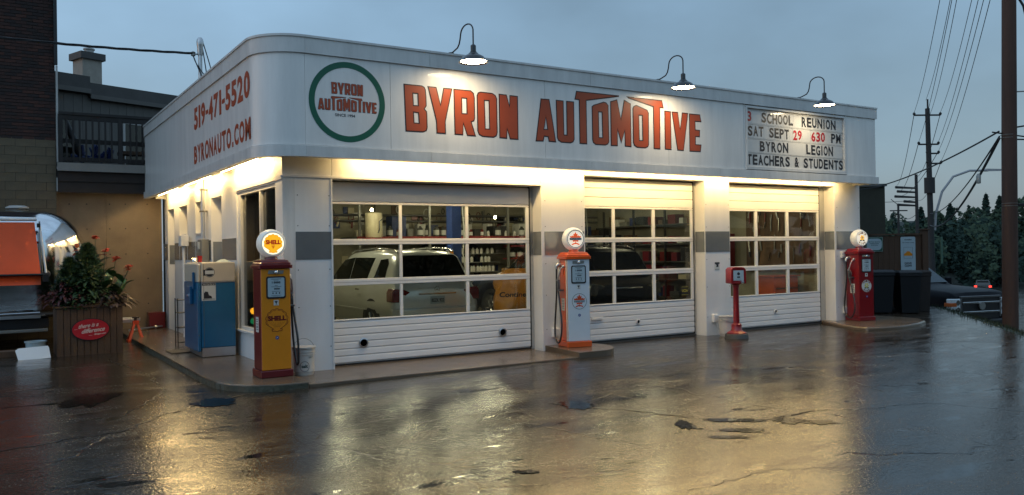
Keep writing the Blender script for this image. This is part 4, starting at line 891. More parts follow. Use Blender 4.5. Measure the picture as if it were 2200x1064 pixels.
obj('column', MB().lathe([(.062, .28), (.056, .6), (.056, .98), (.066, 1.0), (.066, 1.02), (.09, 1.04), (.10, 1.06)], (0, 0, 0), 'z', 28), 'air_red', A, smooth=35)
ho = [(-.15, 1.06), (.15, 1.06), (.155, 1.075), (.15, 1.33), (.12, 1.365), (.06, 1.378), (-.06, 1.378), (-.12, 1.365), (-.15, 1.33), (-.155, 1.075)]
obj('head', MB().poly([ho], 'y', -.12, .13), 'air_red', A, bevel=.022, smooth=40, seg=3)
obj('rim', MB().poly([ho, [(p[0]*.78, 1.22+(p[1]-1.22)*.8) for p in ho]], 'y', -.135, -.121), 'air_red', A, bevel=.006)
mb = MB().box(-.105, .105, -.128, -.1205, 1.12, 1.315, 0); mb.box(-.03, .03, -.129, -.1282, 1.17, 1.20, 1); mb.poly([circ(0, 1.25, .03, 16)], 'y', -.129, -.1282, 1); mb.box(-.05, .05, -.129, -.1282, 1.145, 1.15, 1); obj('face_plate', mb, ['dial', 'ink'], A); obj('coupling', MB().lathe([(.02, 0), (.026, -.03), (.03, -.06), (.0, -.065)], (.06, -.12, 1.09), 'y', 14), 'alu', A, smooth=40)
# ================================================================== LEFT: brick building, cast wall, deck, house behind
BK = thing('brick_building', 'tall dark red brick building over a beige block storey at the left edge', 'building', (0, 0, 0))
by = 9.40; bxr = -2.285
box('core_wall', -9, bxr-.012, by+.012, by+3.5, -.2, 9.5, 'mortar', BK)
mbk = bpy.data.meshes.new
bw, bh, gp_ = .205, .062, .010
def unit_box(w_, d_, h_, nm, m): return MB().box(-w_/2, w_/2, 0, d_, -h_/2, h_/2).mesh(nm, [m])
bms = [unit_box(bw, .05, bh, 'brick', m) for m in ('brick', 'brick_dark', 'brick_light')]; hms = [unit_box(bw/2-.005, .05, bh, 'brick', m) for m in ('brick', 'brick_dark', 'brick_light')]
rb = random.Random(11); far = [MB(), MB(), MB()]; zc = 4.395; row = 0; nb = 0
while zc < 9.4:
    x = bxr-.002-(bw/2+gp_ if row % 2 else 0); k = rb.choice((0, 0, 1, 1, 2)); soldier = row in (0,)
    if row % 2:
        o = obj('brick', hms[rb.choice((0, 1, 2))], None, BK, loc=(bxr-.002-(bw/2-.005)/2, by, zc+bh/2)) if zc < 7.75 else None
    while x-bw > -8.9:
        k = rb.choices((0, 1, 2), (5, 4, 2))[0]
        if x > -3.55 and zc < 7.75 and nb < 290: obj('brick', bms[k], None, BK, loc=(x-bw/2, by-rb.uniform(0, .004), zc+bh/2)); nb += 1
        else: far[k].box(x-bw, x, by, by+.05, zc, zc+bh)
        x -= bw+gp_
    zc += bh+.011; row += 1
for k, m in enumerate(('brick', 'brick_dark', 'brick_light')): obj('brickwork', far[k], m, BK, kind='stuff')
blm = unit_box(.39, .06, .19, 'block', 'block_beige'); fb = MB(); zc = -.08; row = 0
while zc < 4.3:
    x = bxr-.002-(.2 if row % 2 else 0)
    if row % 2: obj('block', unit_box(.19, .06, .19, 'block', 'block_beige'), None, BK, loc=(bxr-.002-.095, by, zc+.095))
    while x > -8.9:
        if x > -3.5: obj('block', blm, None, BK, loc=(x-.195, by, zc+.095))
        else: fb.box(x-.39, x, by, by+.06, zc, zc+.19)
        x -= .396
    zc += .196; row += 1
obj('blockwork', fb, 'block_beige', BK, kind='stuff')
box('gutter', bxr-.02, bxr+.05, by-.09, by-.003, 6.1, 9.4, 'black', BK); obj('soffit', MB().box(-9, bxr+.35, by-.5, by+3.5, 8.75, 8.9), 'black', BK)
obj('downpipe', MB().tube([(bxr+.03, by-.05, 3.75), (bxr+.03, by-.05, 6.08)], .022, 10), 'pipe_white', BK)
obj('downpipe', MB().tube([(bxr+.02, by-.05, 3.25), (bxr+.02, by-.05, 3.55)], .02, 10), 'pipe_white', BK)
CW = thing('retaining_wall', 'tall tan cast concrete wall with rows of tie holes between the brick building and the garage', 'wall', (0, 0, 0))
wy = 9.60
for x0, x1 in ((-2.28, -1.26), (-1.256, -.04)): box('wall_panel', x0, x1, wy, wy+.3, -.2, 3.30, 'cast_wall', CW, bevel=.004)
for x in (-2.02, -1.66, -1.18, -.84, -.36):
    for z in (.62, 1.22, 1.82, 2.42, 3.0): obj('tie_hole', MB().lathe([(.016, 0), (0, .0)], (x, wy-.001, z+(x*.013)), 'y', 10), 'black', CW)
DK = thing('deck', 'upper timber deck with dark baluster railing over the tan wall', 'deck', (0, 0, 0)); dx0, dx1, dy = -2.275, 3.0, 9.2
box('fascia_board', dx0, dx1, dy, dy+.04, 3.70, 3.885, 'deck_board', DK); box('deck_floor', dx0, dx1, dy+.043, 11.9, 3.80, 3.9, 'rail_wood', DK)
box('beam_board', dx0+.01, dx1, dy+.10, dy+.14, 3.47, 3.698, 'deck_brown', DK); box('beam_board', dx0+.01, dx1, dy+.13, dy+.17, 3.22, 3.468, 'deck_brown', DK)
box('underside', dx0+.01, dx1, dy+.18, wy+.3, 3.302, 3.46, 'deck_brown', DK)
box('top_rail', dx0+.04, dx1, dy+.03, dy+.12, 4.98, 5.04, 'rail_wood', DK); box('top_board', dx0+.04, dx1, dy+.055, dy+.085, 4.86, 4.978, 'rail_wood', DK); box('mid_rail', dx0+.04, dx1, dy+.09, dy+.13, 4.34, 4.44, 'rail_wood', DK); box('bottom_rail', dx0+.04, dx1, dy+.055, dy+.085, 3.92, 4.02, 'rail_wood', DK)
for px_ in (-2.2, -.97, .4, 1.8): box('post', px_-.045, px_+.045, dy+.045, dy+.135, 3.886, 4.978, 'rail_wood', DK)
bal = MB().box(-.019, .019, 0, .035, 0, .95).mesh('baluster', ['rail_wood']); x = -2.08
while x < 3.0:
    if all(abs(x-p) > .08 for p in (-.97, .4, 1.8)): obj('baluster', bal, None, DK, loc=(x, dy+.018, 3.94))
    x += .132
mb = MB(); rr = random.Random(9)
for i in range(26): a = rr.uniform(-1.9, -1.1); mb.tube([(a, 9.7, 3.95+rr.uniform(0, .2)), (a+rr.uniform(-.15, .2), 9.7+rr.uniform(-.1, .1), 4.1+rr.uniform(0, .3))], rr.uniform(.02, .06), 7)
tag(obj('folded_chairs', mb, 'blue_post', smooth=50), 'dark blue heap of folded garden furniture behind the deck railing', 'furniture')
tag(obj('umbrella', MB().tube([(-2.05, 9.75, 4.95), (-1.95, 9.75, 4.6), (-1.78, 9.75, 4.2), (-1.7, 9.75, 3.93)], [.03, .08, .10, .02], 10), 'black', smooth=50), 'closed dark parasol leaning behind the deck railing', 'umbrella')
tag(obj('bench', MB().box(-.9, .6, 10.0, 10.4, 4.22, 4.3).box(-.85, -.78, 10.05, 10.35, 3.9, 4.22).box(.5, .57, 10.05, 10.35, 3.9, 4.22), 'plank'), 'brown wooden bench on the upper deck behind the railing', 'bench')
HS = thing('house', 'grey timber clad flat roofed house behind the deck with cream chimney', 'house', (-2.6, 11.80, 0), R(20.5))
HL = 6.0
box('core_wall', 0, HL, .03, 5, 3.9, 6.2, 'siding_trim', HS)
sbm = MB().box(0, .228, -.0, .025, 3.9, 5.98).mesh('siding_board', ['siding'])
for i in range(25): obj('siding_board', sbm, None, HS, loc=(.02+i*.235, 0, 0))
box('parapet', -.1, 1.33, -.14, .2, 6.05, 6.45, 'siding_trim', HS); box('parapet_lip', -.1, 1.33, -.19, -.143, 6.0, 6.12, 'siding', HS); box('parapet', 1.334, HL, -.10, .2, 5.92, 6.30, 'siding_trim', HS); box('parapet_lip', 1.34, HL, -.16, -.104, 5.88, 5.99, 'siding', HS)
for x0, w_ in ((.12, .8), (2.30, .9)):
    wn_ = box('window', x0, x0+w_, -.03, -.005, 4.15, 5.33, 'pane_dark', HS)
    for a in ((x0-.06, x0, 4.1, 5.4), (x0+w_, x0+w_+.06, 4.1, 5.4), (x0, x0+w_, 5.335, 5.4), (x0, x0+w_, 4.08, 4.145)): box('frame', a[0], a[1], -.05, -.002, a[2], a[3], 'pipe_white' if x0 > 1 else 'siding_trim', wn_)
ch = box('chimney', 2.60, 3.17, 2.9, 3.5, 6.0, 7.62, 'chimney', HS); box('chimney_cap', 2.52, 3.25, 2.82, 3.58, 7.62, 7.82, 'siding_trim', ch); obj('flue', MB().lathe([(.13, 7.82), (.13, 7.95), (.16, 7.96), (.16, 8.0), (.11, 8.0)], (2.94, 3.2, 0), 'z', 16), 'pipe_white', ch, smooth=40)
obj('vent_pipe', MB().tube([(3.5, 2.5, 6.2), (3.5, 2.5, 6.75)], .06, 10), 'pipe_white', HS)

# ================================================================== TRAVEL TRAILER
TR = thing('travel_trailer', 'rounded polished aluminium travel trailer behind the planter', 'trailer', (0, 0, 0))
def rrect(hy, z0, z1, r_top, r_bot, cy_, n=7):
    o = []
    for (cyy, czz, a0, r) in ((cy_+hy-r_top, z1-r_top, 0, r_top), (cy_-hy+r_top, z1-r_top, 90, r_top), (cy_-hy+r_bot, z0+r_bot, 180, r_bot), (cy_+hy-r_bot, z0+r_bot, 270, r_bot)):
        for k in range(n): a = R(a0+90*k/(n-1)); o.append((cyy+r*math.cos(a), czz+r*math.sin(a)))
    return o
secs = []; tcy = 8.0
for i in range(17):
    u = i/16; ph = u*math.pi/2; k = math.cos(ph)**.62 if u < 1 else .02; x = -2.88+1.12*math.sin(ph)**.9
    hy = max(.05, 1.1*k); z1 = .55+(2.72-.55)*(.24+.76*k) if u < 1 else 1.05; z0 = .55+.32*(1-k); z1 = max(z1, z0+.1); r1 = min(hy*.98, (z1-z0)*.45, .62+.1); r0 = min(hy*.9, (z1-z0)*.3, .2)
    secs.append([(x, a, b) for a, b in rrect(hy, z0, z1, r1, r0, tcy)])
body = [[(xx, a, b) for a, b in rrect(1.1, .55, 2.72, .62, .18, tcy)] for xx in (-9.5, -7, -5, -3.9)]
obj('shell', MB().loft(body+secs), 'airstream', TR, smooth=60)
for zz in (1.98, 1.30, .80): obj('seam', MB().box(-9, -2.95, 6.894, 6.8985, zz, zz+.012), 'alu', TR)
obj('rub_rail', MB().box(-9.2, -2.75, 6.86, 6.895, .56, .62), 'alu', TR); obj('underside', MB().box(-9.2, -2.6, 7.05, 8.95, .35, .54), 'black', TR)
obj('bumper', MB().box(-9.2, -2.62, 6.95, 7.1, .28, .34), 'steel_grey', TR, bevel=.01)
mb = MB(); 
for xw in (-5.2, -6.1): mb.lathe([(.33, 0), (.34, .05), (.34, .18), (.33, .22), (0, .22)], (xw, 7.0, .25), 'y', 24)
obj('wheel', mb, 'tyre', TR, smooth=40)
obj('roof_vent', MB().lathe([(.13, 0), (.15, .05), (.21, .06), (.205, .085), (.14, .115), (0, .125)], (-3.1, 7.75, 2.70), 'z', 28), 'pipe_white', TR, smooth=40)
obj('marker_light', MB().box(-2.86, -2.74, 6.865, 6.895, 2.03, 2.07), 'tail_red', TR, bevel=.008); obj('marker_light', MB().lathe([(.05, 0), (.045, -.03), (.0, -.04)], (-2.08, 7.16, 1.98), 'y', 14), 'amber', TR, smooth=50)
obj('vent_disc', MB().lathe([(.075, 0), (.07, -.012), (.03, -.014), (0, -.014)], (-2.64, 6.9, 1.42), 'y', 14), 'alu_dark', TR, smooth=50)
tn = obj('tongue', MB().box(-1.9, -.92, 7.9, 8.06, .30, .38).box(-1.4, -.86, 7.93, 8.03, .38, .41), 'alu', TR, bevel=.006); obj('coupler', MB().lathe([(.0, -.06), (.06, -.04), (.065, .02), (0, .05)], (-.84, 7.98, .37), 'z', 16), 'alu', tn, smooth=50)
box('jack_box', -1.35, -1.2, 7.95, 8.1, .42, .52, 'black', TR)
AW = thing('awning', 'orange fabric awning hanging down the side of the aluminium trailer', 'awning', (0, 0, 0))
ay = 6.78; ws = []; fs = []
cols_, rows_ = 12, 14
for j in range(rows_+1):
    v = j/rows_; z = 2.44-1.02*v; yy = ay-.20*v+.01*math.sin(v*5)
    for i in range(cols_+1): u = i/cols_; ws.append((-6.2+u*(3.36+.09*v), yy+.006*math.sin(u*17+v*3), z))
fs = [(j*(cols_+1)+i, j*(cols_+1)+i+1, (j+1)*(cols_+1)+i+1, (j+1)*(cols_+1)+i) for j in range(rows_) for i in range(cols_)]
obj('fabric', MB().add(ws, fs), 'awning', AW, smooth=60)
vs_ = []
for j in range(7):
    v = j/6; z = 1.42-.20*v; yy = ay-.20+.055*math.sin(v*2.6)+.03*v
    for i in range(cols_+1): u = i/cols_; vs_.append((-6.2+u*3.45, yy+.008*math.sin(u*25), z))
obj('valance', MB().add(vs_, [(j*(cols_+1)+i, j*(cols_+1)+i+1, (j+1)*(cols_+1)+i+1, (j+1)*(cols_+1)+i) for j in range(6) for i in range(cols_)]), 'awning', AW, smooth=60)
obj('roller', MB().tube([(-6.2, ay+.02, 2.50), (-2.80, ay+.02, 2.50)], .035, 12), 'door_white', AW, smooth=50); obj('lower_bar', MB().tube([(-6.2, ay-.22, 1.42), (-2.72, ay-.22, 1.42)], .022, 10), 'black', AW, smooth=50)
obj('arm', MB().box(-2.77, -2.74, ay-.03, ay+.05, 1.5, 2.46), 'alu', AW, rot=None); obj('arm', MB().tube([(-2.76, ay-.0, 2.42), (-2.70, ay-.05, 1.9), (-2.66, ay-.16, 1.45)], .02, 8), 'door_white', AW, smooth=50); obj('bracket', MB().box(-2.80, -2.74, ay-.06, ay+.06, 2.34, 2.42), 'black', AW)
obj('bracket', MB().box(-2.72, -2.62, ay-.24, ay-.12, 1.28, 1.42), 'black', AW)

# ================================================================== PLANTER with its plants
PL = thing('planter_box', 'square planter of dark vertical planks with a red oval sign', 'planter', (-2.04, 5.08, -.06))
pw, pd, ph_ = .545, .5, .93
pm = MB().box(-.0495, .0495, 0, .022, 0, .87).mesh('plank', ['plank'])
rp = random.Random(8)
for i in range(10):
    x = -pw+.055+i*(2*pw-.11)/9; obj('plank', pm, None, PL, loc=(x, -rp.uniform(0, .005), .0)); obj('plank', pm, None, PL, loc=(x, 2*pd+.0, 0))
for i in range(9):
    y = .075+i*(2*pd-.11)/8.6
    for s in (-1, 1): obj('plank', pm, None, PL, loc=(s*(pw+.0) + (.0 if s > 0 else .022), y, 0), rot=(0, 0, R(90)))
for a in ((-pw-.03, pw+.03, -.03, .05), (-pw-.03, pw+.03, 2*pd-.03, 2*pd+.05)): box('rim', a[0], a[1], a[2], a[3], .882, .915, 'plank', PL, bevel=.004)
for a in ((-pw-.03, -pw+.05), (pw-.05, pw+.03)): box('rim', a[0], a[1], .052, 2*pd-.032, .882, .915, 'plank', PL, bevel=.004)
box('soil', -pw+.05, pw-.05, .05, 2*pd-.05, .5, .86, 'soil', PL)
OS = thing('oval_sign', 'red oval sign with white script lettering on the planter front', 'sign', (-2.04, 5.06, 0))
el = lambda a, b, n=40: [(a*math.cos(2*math.pi*i/n), .418+b*math.sin(2*math.pi*i/n)) for i in range(n)]
obj('rim', MB().poly([el(.318, .205)], 'y', .0, -.008), 'black', OS); obj('plate', MB().poly([el(.303, .19)], 'y', -.0082, -.013), 'sign_red', OS)
mb = MB(); sl_ = lambda k: (lambda u, v: (u, -.0145, v+u*k))
put_text(mb, 'there is a', sl_(.10), -.20, .13, .46, .535, bold=.02, shear=.45); put_text(mb, 'difference', sl_(.10), -.15, .235, .36, .44, bold=.02, shear=.45); put_text(mb, 'Snap-on', sl_(.08), .05, .25, .30, .335, bold=.03, shear=.4)
for x in (-.27, -.25, -.23, -.03, -.01, .01): mb.box(x, x+.012, -.0145, -.0135, .45+x*.1 if x < -.2 else .305, .456+x*.1 if x < -.2 else .311)
obj('lettering', mb, 'sign_white', OS)
def leaf(mb, p, d, L_, W_, droop=.3, mi=0, up_=Vector((0, 0, 1))):
    p = Vector(p); d = Vector(d).normalized(); s = d.cross(up_); s = s.normalized() if s.length > .01 else Vector((1, 0, 0)); pts = []; n = 5
    prof = (.12, .8, 1., .7, .0)
    for i in range(n): u = i/(n-1); c = p+d*L_*u-Vector((0, 0, droop*L_*u*u)); w_ = W_*prof[i]; pts += [c-s*w_+Vector((0, 0, .15*w_)), c-Vector((0, 0, .1*w_)), c+s*w_+Vector((0, 0, .15*w_))]
    mb.add(pts, [(i*3+j, i*3+j+1, i*3+j+4, i*3+j+3) for i in range(n-1) for j in (0, 1)], mi)
rl = random.Random(21); px0, py0, pz0 = -2.04, 5.5, .82
def conifer(loc, h, r, lab, n=3000):
    t = thing('conifer', lab, 'plant', loc); mb = MB(); nbr = n//30
    for i in range(nbr):
        u = (i/nbr)**.85; z = h*(.02+.93*u); a = i*2.4+rl.uniform(-.5, .5); L_ = r*((1-u)**.75+.06)*rl.uniform(.62, 1.22); d = Vector((math.cos(a), math.sin(a), rl.uniform(.15, .75))).normalized()
        for k in range(30):
            q = rl.random()**.7; p = Vector((0, 0, z))+d*L_*q-Vector((0, 0, .12*L_*q*q)); e_ = Vector((rl.gauss(0, 1), rl.gauss(0, 1), rl.gauss(0, .7)+.3)).normalized(); e_ = (e_+d*.9).normalized(); s = e_.orthogonal().normalized()*rl.uniform(.008, .016); l = rl.uniform(.05, .11)
            mb.add([p-s, p+s, p+e_*l], [(0, 1, 2)])
    obj('foliage', mb, 'leaf_dark', t, kind='stuff'); obj('stem', MB().tube([(0, 0, -.05), (0, 0, h*.9)], [.015, .004], 6), 'stem', t)
conifer((-2.34, 5.45, pz0-.02), .95, .34, 'smaller dark conifer with pointed tip in the left of the planter', 6600)
conifer((-2.04, 5.5, pz0-.02), 1.22, .44, 'taller broad dark conifer in the middle of the planter', 10500)
def canna(loc, h, lab, nl, fl, lean=0, seed=1):
    r_ = random.Random(seed); t = thing('canna_plant', lab, 'plant', loc, 0, 'orange flowering cannas in the planter'); top = Vector((lean, 0, h))
    obj('stem', MB().tube([(0, 0, 0), (lean*.4, 0, h*.5), tuple(top)], [.014, .011, .006], 8), 'stem', t, smooth=60)
    for i in range(nl):
        a = i*2.4+r_.uniform(-.4, .4); z = h*(.12+.55*i/nl); mb = MB(); leaf(mb, (lean*z/h, 0, z), (math.cos(a), math.sin(a), 1.1), r_.uniform(.34, .52), .085, .35); obj('leaf', mb, 'leaf_canna', t, smooth=60)
    mb = MB()
    for i in range(fl):
        c = top+Vector((r_.uniform(-.05, .05), r_.uniform(-.05, .05), r_.uniform(-.06, .05)))
        for k in range(5): a = r_.uniform(0, 6.28); leaf(mb, c, (math.cos(a), math.sin(a), r_.uniform(-.1, .9)), r_.uniform(.05, .085), .03, .3)
    obj('flower', mb, 'flower_orange', t)
canna((-1.92, 5.58, pz0), 1.30, 'tallest canna with orange bloom standing right of the taller conifer', 6, 7, .03, 1)
canna((-1.80, 5.40, pz0), 1.02, 'canna with a broken orange bloom right behind the tall one', 6, 6, .05, 2)
canna((-1.66, 5.60, pz0), .88, 'canna with pale orange bloom over broad upright leaves', 8, 6, .12, 3)
canna((-1.60, 5.35, pz0), .70, 'lowest canna leaning right with small orange blooms beside the tan wall', 8, 7, .26, 4)
canna((-2.20, 5.62, pz0), 1.00, 'canna with red-orange bloom between the two conifers', 4, 7, .02, 5)
def bushy(name, loc, lab, n, spread, h, L_, W_, m, seed, droop=.6):
    r_ = random.Random(seed); t = thing(name, lab, 'plant', loc); mb = MB(); k = 0
    for i in range(n):
        a = r_.uniform(0, 6.283); u = r_.random(); p = Vector((spread[0]*u*math.cos(a), spread[1]*u*math.sin(a), h*(1-.6*u*u)*r_.uniform(.3, 1))); d = (math.cos(a)*(.4+u), math.sin(a)*(.4+u), r_.uniform(-.2, .8)); leaf(mb, p, d, L_*r_.uniform(.6, 1.1), W_*r_.uniform(.7, 1.1), droop)
    obj('foliage', mb, m, t, kind='stuff', smooth=60)
    mb = MB()
    for i in range(10): a = i*.7; mb.tube([(0, 0, -.05), (spread[0]*.6*math.cos(a), spread[1]*.6*math.sin(a), h*.6)], .006, 5)
    obj('stem', mb, 'stem', t); return t
bushy('coleus_plant', (-1.63, 5.22, .80), 'brown-purple leafy coleus spilling over the right corner of the planter', 170, (.30, .22), .30, .16, .034, 'leaf_purple', 31)
bushy('coleus_plant', (-2.45, 5.30, .82), 'dark burgundy foliage plant spilling over the left corner of the planter', 260, (.42, .26), .46, .15, .026, 'leaf_burgundy', 32)
bushy('leafy_shrub', (-2.08, 5.25, .80), 'dense dark green leafy shrub filling the planter below the conifers', 320, (.45, .35), .55, .15, .032, 'leaf_dark', 35, .4)
fp = bushy('geranium_plant', (-2.32, 5.16, .78), 'low green plant with pink flowers at the front left rim of the planter', 150, (.30, .1), .14, .07, .026, 'leaf_canna', 33)
rf = random.Random(6)
for x, z in ((-.24, .05), (-.11, .13), (.0, .19), (.03, .13), (.12, .17), (.16, .15), (.02, .02), (.14, .04), (-.14, .18)):
    mb = MB()
    for k in range(14): a = rf.uniform(0, 6.28); leaf(mb, (rf.uniform(-.02, .02), rf.uniform(-.02, .02), rf.uniform(-.01, .02)), (math.cos(a), math.sin(a), rf.uniform(0, 1)), .028, .013, .2)
    obj('flower', mb, 'flower_pink', fp, loc=(x, -.10, z+.04))
# things on the ground at the left
t = thing('jack_stand', 'orange steel jack stand under the trailer tongue', 'jack stand', (-.99, 7.15, -.05)); mb = MB()
for s in (-1, 1):
    for q in (-1, 1): mb.loft([[(s*.14+dx, q*.12+dy, .0) for dx, dy in ((-.025, -.01), (.025, -.01), (.025, .01), (-.025, .01))], [(s*.035+dx, q*.03+dy, .36) for dx, dy in ((-.02, -.01), (.02, -.01), (.02, .01), (-.02, .01))]])
mb.box(-.165, .165, -.132, -.118, 0, .045); mb.box(-.165, .165, .118, .132, 0, .045); mb.box(-.165, -.15, -.117, .117, 0, .045); mb.box(.15, .165, -.117, .117, 0, .045); mb.box(-.06, .06, -.05, .05, .36, .44)
obj('frame', mb, 'jack_orange', t); obj('saddle', MB().tube([(0, 0, .44), (0, 0, .49)], .03, 10).box(-.07, .07, -.03, .03, .49, .515), 'black', t)
tag(obj('metal_bar', MB().tube([(-.95, 8.4, .09), (-.1, 9.2, .09)], .022, 10).lathe([(.04, -.02), (.04, .02)], (-.3, 9.0, .09), 'x', 10), 'alu', smooth=50), 'bright metal bar lying low in front of the tan wall', 'bar')
tag(obj('crate', MB().box(-.42, -.06, 9.15, 9.5, cz+.001, .42), 'shell_red', bevel=.01), 'dark red crate in the corner between the tan wall and the garage', 'crate')
pn = obj('sheet_metal', MB().poly([[(-.26, 0), (.24, 0), (.235, .22), (.22, .26), (-.24, .26), (-.29, .22)]], 'y', -.004, .004), 'pump_white', loc=(-2.93, 4.95, -.05), rot=(R(-38), R(-2), R(4))); tag(pn, 'pale sheet metal panel with cut corners leaning low beside the planter', 'panel')
tag(obj('tub', MB().lathe([(0, 0), (.15, 0), (.17, .26), (.185, .262), (.185, .285), (.16, .285), (.14, .02), (0, .015)], (-2.90, 5.45, -.05), 'z', 28), 'dial', smooth=40), 'pale grey-blue plastic tub standing behind the leaning sheet metal panel', 'tub')
tag(obj('wood_block', MB().box(-3.75, -3.2, 5.6, 5.9, -.05, .06), 'plank', bevel=.01), 'low wooden block under the edge of the aluminium trailer', 'block')
mt = MB().box(-.95, -.55, 3.35, 3.95, cz+.0005, cz+.018); tag(obj('door_mat', mt, 'black', bevel=.004), 'dark rubber mat on the sidewalk beside the vending machine', 'mat')
# ================================================================== INSIDE THE GARAGE
def car(name, lab, cat, loc, rz, paint, plate=None, lamps='tail_red', wheels=True):
    t = thing(name, lab, cat, loc, rz)
    def sec(y, zb, wl, w_, zbelt, wb, zt, wt):
        h = [(wl*.55, zb), (wl, zb+.04), (w_, zb+.22), (w_+.01, .74), (wb, zbelt), (wb-(wb-wt)*.5, (zbelt+zt)/2), (wt, zt-.07), (wt-.10, zt-.012), (wt*.45, zt+.01)]
        return [(a, y, b) for a, b in h]+[(-a, y, b) for a, b in reversed(h)]
    S = [sec(-.06, .42, .70, .80, .86, .74, .98, .66), sec(-.02, .34, .80, .89, .98, .83, 1.06, .76), sec(.06, .30, .84, .925, 1.05, .87, 1.13, .78), sec(.16, .30, .86, .93, 1.08, .88, 1.33, .76), sec(.27, .30, .86, .935, 1.09, .885, 1.56, .72), sec(.37, .30, .86, .935, 1.09, .885, 1.70, .69), sec(.52, .3, .86, .935, 1.09, .885, 1.745, .68), sec(.9, .3, .86, .935, 1.09, .885, 1.775, .675),
         sec(1.9, .3, .86, .93, 1.07, .88, 1.79, .675), sec(2.7, .3, .86, .93, 1.05, .87, 1.76, .66), sec(3.1, .3, .86, .93, 1.04, .87, 1.62, .66), sec(3.6, .3, .86, .93, 1.03, .85, 1.22, .70), sec(3.85, .3, .86, .93, 1.0, .83, 1.08, .74), sec(4.4, .3, .84, .91, .92, .80, .98, .70), sec(4.7, .34, .76, .84, .82, .74, .88, .62), sec(4.78, .42, .62, .7, .74, .62, .78, .5)]
    obj('body', MB().loft(S), paint, t, smooth=42, bevel=0)
    def side_x(z, y): # greenhouse flank
        k = (z-1.09)/(1.70-1.09); return .885-(.885-.69)*k
    for s in (-1, 1):
        for pts in ([(.50, 1.15), (1.12, 1.15), (1.02, 1.30), (.93, 1.60), (.62, 1.62), (.52, 1.52)], [(1.42, 1.13), (2.28, 1.13), (2.28, 1.645), (1.26, 1.64), (1.32, 1.42)], [(2.36, 1.13), (3.42, 1.12), (3.1, 1.42), (2.85, 1.60), (2.36, 1.645)]):
            mb = MB(); n = len(pts); vs = [(s*(side_x(z, y)+.012), y, z) for y, z in pts]+[(s*(side_x(z, y)-.03), y, z) for y, z in pts]; mb.add(vs, [tuple(range(n)), tuple(range(2*n-1, n-1, -1))]+[(i, (i+1) % n, n+(i+1) % n, n+i) for i in range(n)]); obj('side_window', mb, 'car_glass', t, bevel=.004)
        tl = [(s*.945, .80), (s*.945, .98), (s*.90, 1.055), (s*.70, 1.03), (s*.58, .985), (s*.62, .86), (s*.70, .79)]
        obj('tail_light', MB().loft([[(a*(.985 if k == 0 else (1.003 if k == 1 else 1.006)), yy, z) for a, z in tl] for k, yy in enumerate((-.055, .02, .20))]), lamps, t, smooth=40, bevel=.012)
        obj('roof_rail', MB().tube([(s*.60, .42, 1.74), (s*.62, .6, 1.80), (s*.62, 1.6, 1.835), (s*.61, 2.6, 1.80), (s*.6, 2.8, 1.75)], .017, 8), 'chrome', t, smooth=60)
        if wheels:
            for yw in (.98, 3.85):
                obj('wheel_arch', MB().lathe([(.44, 0), (.44, .012), (.0, .012)], (s*.925, yw, .40), 'x', 28) if s > 0 else MB().lathe([(.44, 0), (.44, -.012), (.0, -.012)], (-.925, yw, .40), 'x', 28), 'black', t)
                wh = obj('wheel', MB().lathe([(.20, .0), (.33, .0), (.365, .03), (.37, .12), (.365, .2), (0, .2)], (0, 0, 0), 'x', 32), 'tyre', t, smooth=40, loc=(s*.94, yw, .37), rot=(0, 0, 0 if s < 0 else math.pi))
                mb = MB().lathe([(.22, .012), (.205, -.004), (.19, .02), (0, .03)], (0, 0, 0), 'x', 28)
                for k in range(5): a = R(72*k); mb.tube([(.008, .03*math.cos(a), .03*math.sin(a)), (-.002, .2*math.cos(a), .2*math.sin(a))], [.03, .022], 6)
                obj('rim', mb, 'rim', wh, smooth=40)
    mb = MB(); rw = [(-.68, .070, 1.15), (.68, .070, 1.15), (.72, .112, 1.25), (.62, .310, 1.64), (.56, .335, 1.675), (-.56, .335, 1.675), (-.62, .310, 1.64), (-.72, .112, 1.25)]
    mb.loft([[(x, y-.012, z+.006) for x, y, z in rw], [(x, y+.04, z-.02) for x, y, z in rw]]); obj('rear_window', mb, 'car_glass', t, bevel=.004)
    obj('bumper', MB().loft([[(x, y, z) for x, y in ((-.90, .24), (-.93, .02), (-.80, -.13), (-.4, -.17), (.4, -.17), (.80, -.13), (.93, .02), (.90, .24))] for z in (.40, .46, .62, .68)]), paint, t, smooth=45, bevel=.03)
    obj('lower_bumper', MB().box(-.75, .75, -.12, .1, .29, .40), 'black', t, bevel=.02); 
    for s in (-1, 1): obj('reflector', MB().box(min(s*.48, s*.80), max(s*.48, s*.80), -.185, -.15, .44, .475), lamps, t, bevel=.005)
    obj('gate_seam', MB().box(-.66, .66, -.052, -.05, .70, .712), 'black', t)
    obj('chrome_strip', MB().box(-.40, .40, -.085, -.05, .925, .955), 'chrome', t, bevel=.008)
    if plate:
        pl = obj('plate', MB().box(-.155, .155, -.078, -.066, .74, .89), 'dial', t, bevel=.004); mb = MB(); put_text(mb, plate, lambda u, v: (u, -.0795, v), -.135, .135, .775, .845, 0, bold=.03); obj('plate_text', mb, 'ink', pl)
        mb = MB().lathe([(.05, -.004), (.056, -.01), (.05, -.016), (.045, -.01)], (0, -.045, 1.02), 'y', 24, cap=False)
        for a in (90, 210, 330): mb.tube([(0, -.052, 1.02), (.047*math.cos(R(a)), -.052, 1.02+.047*math.sin(R(a)))], [.009, .003], 6)
        obj('badge', mb, 'chrome', t, smooth=50)
    obj('door_handle', MB().box(-.965, -.935, 1.56, 1.74, .99, 1.02), 'chrome', t, bevel=.008); obj('sill_strip', MB().box(-.945, -.93, 1.3, 3.4, .60, .63), paint, t, bevel=.004)
    return t
car('silver_suv', 'silver suv seen from behind through the panes of the wide bay door', 'car', (3.70, 2.42, .0), 0, 'suv_silver', 'BSZK 922')
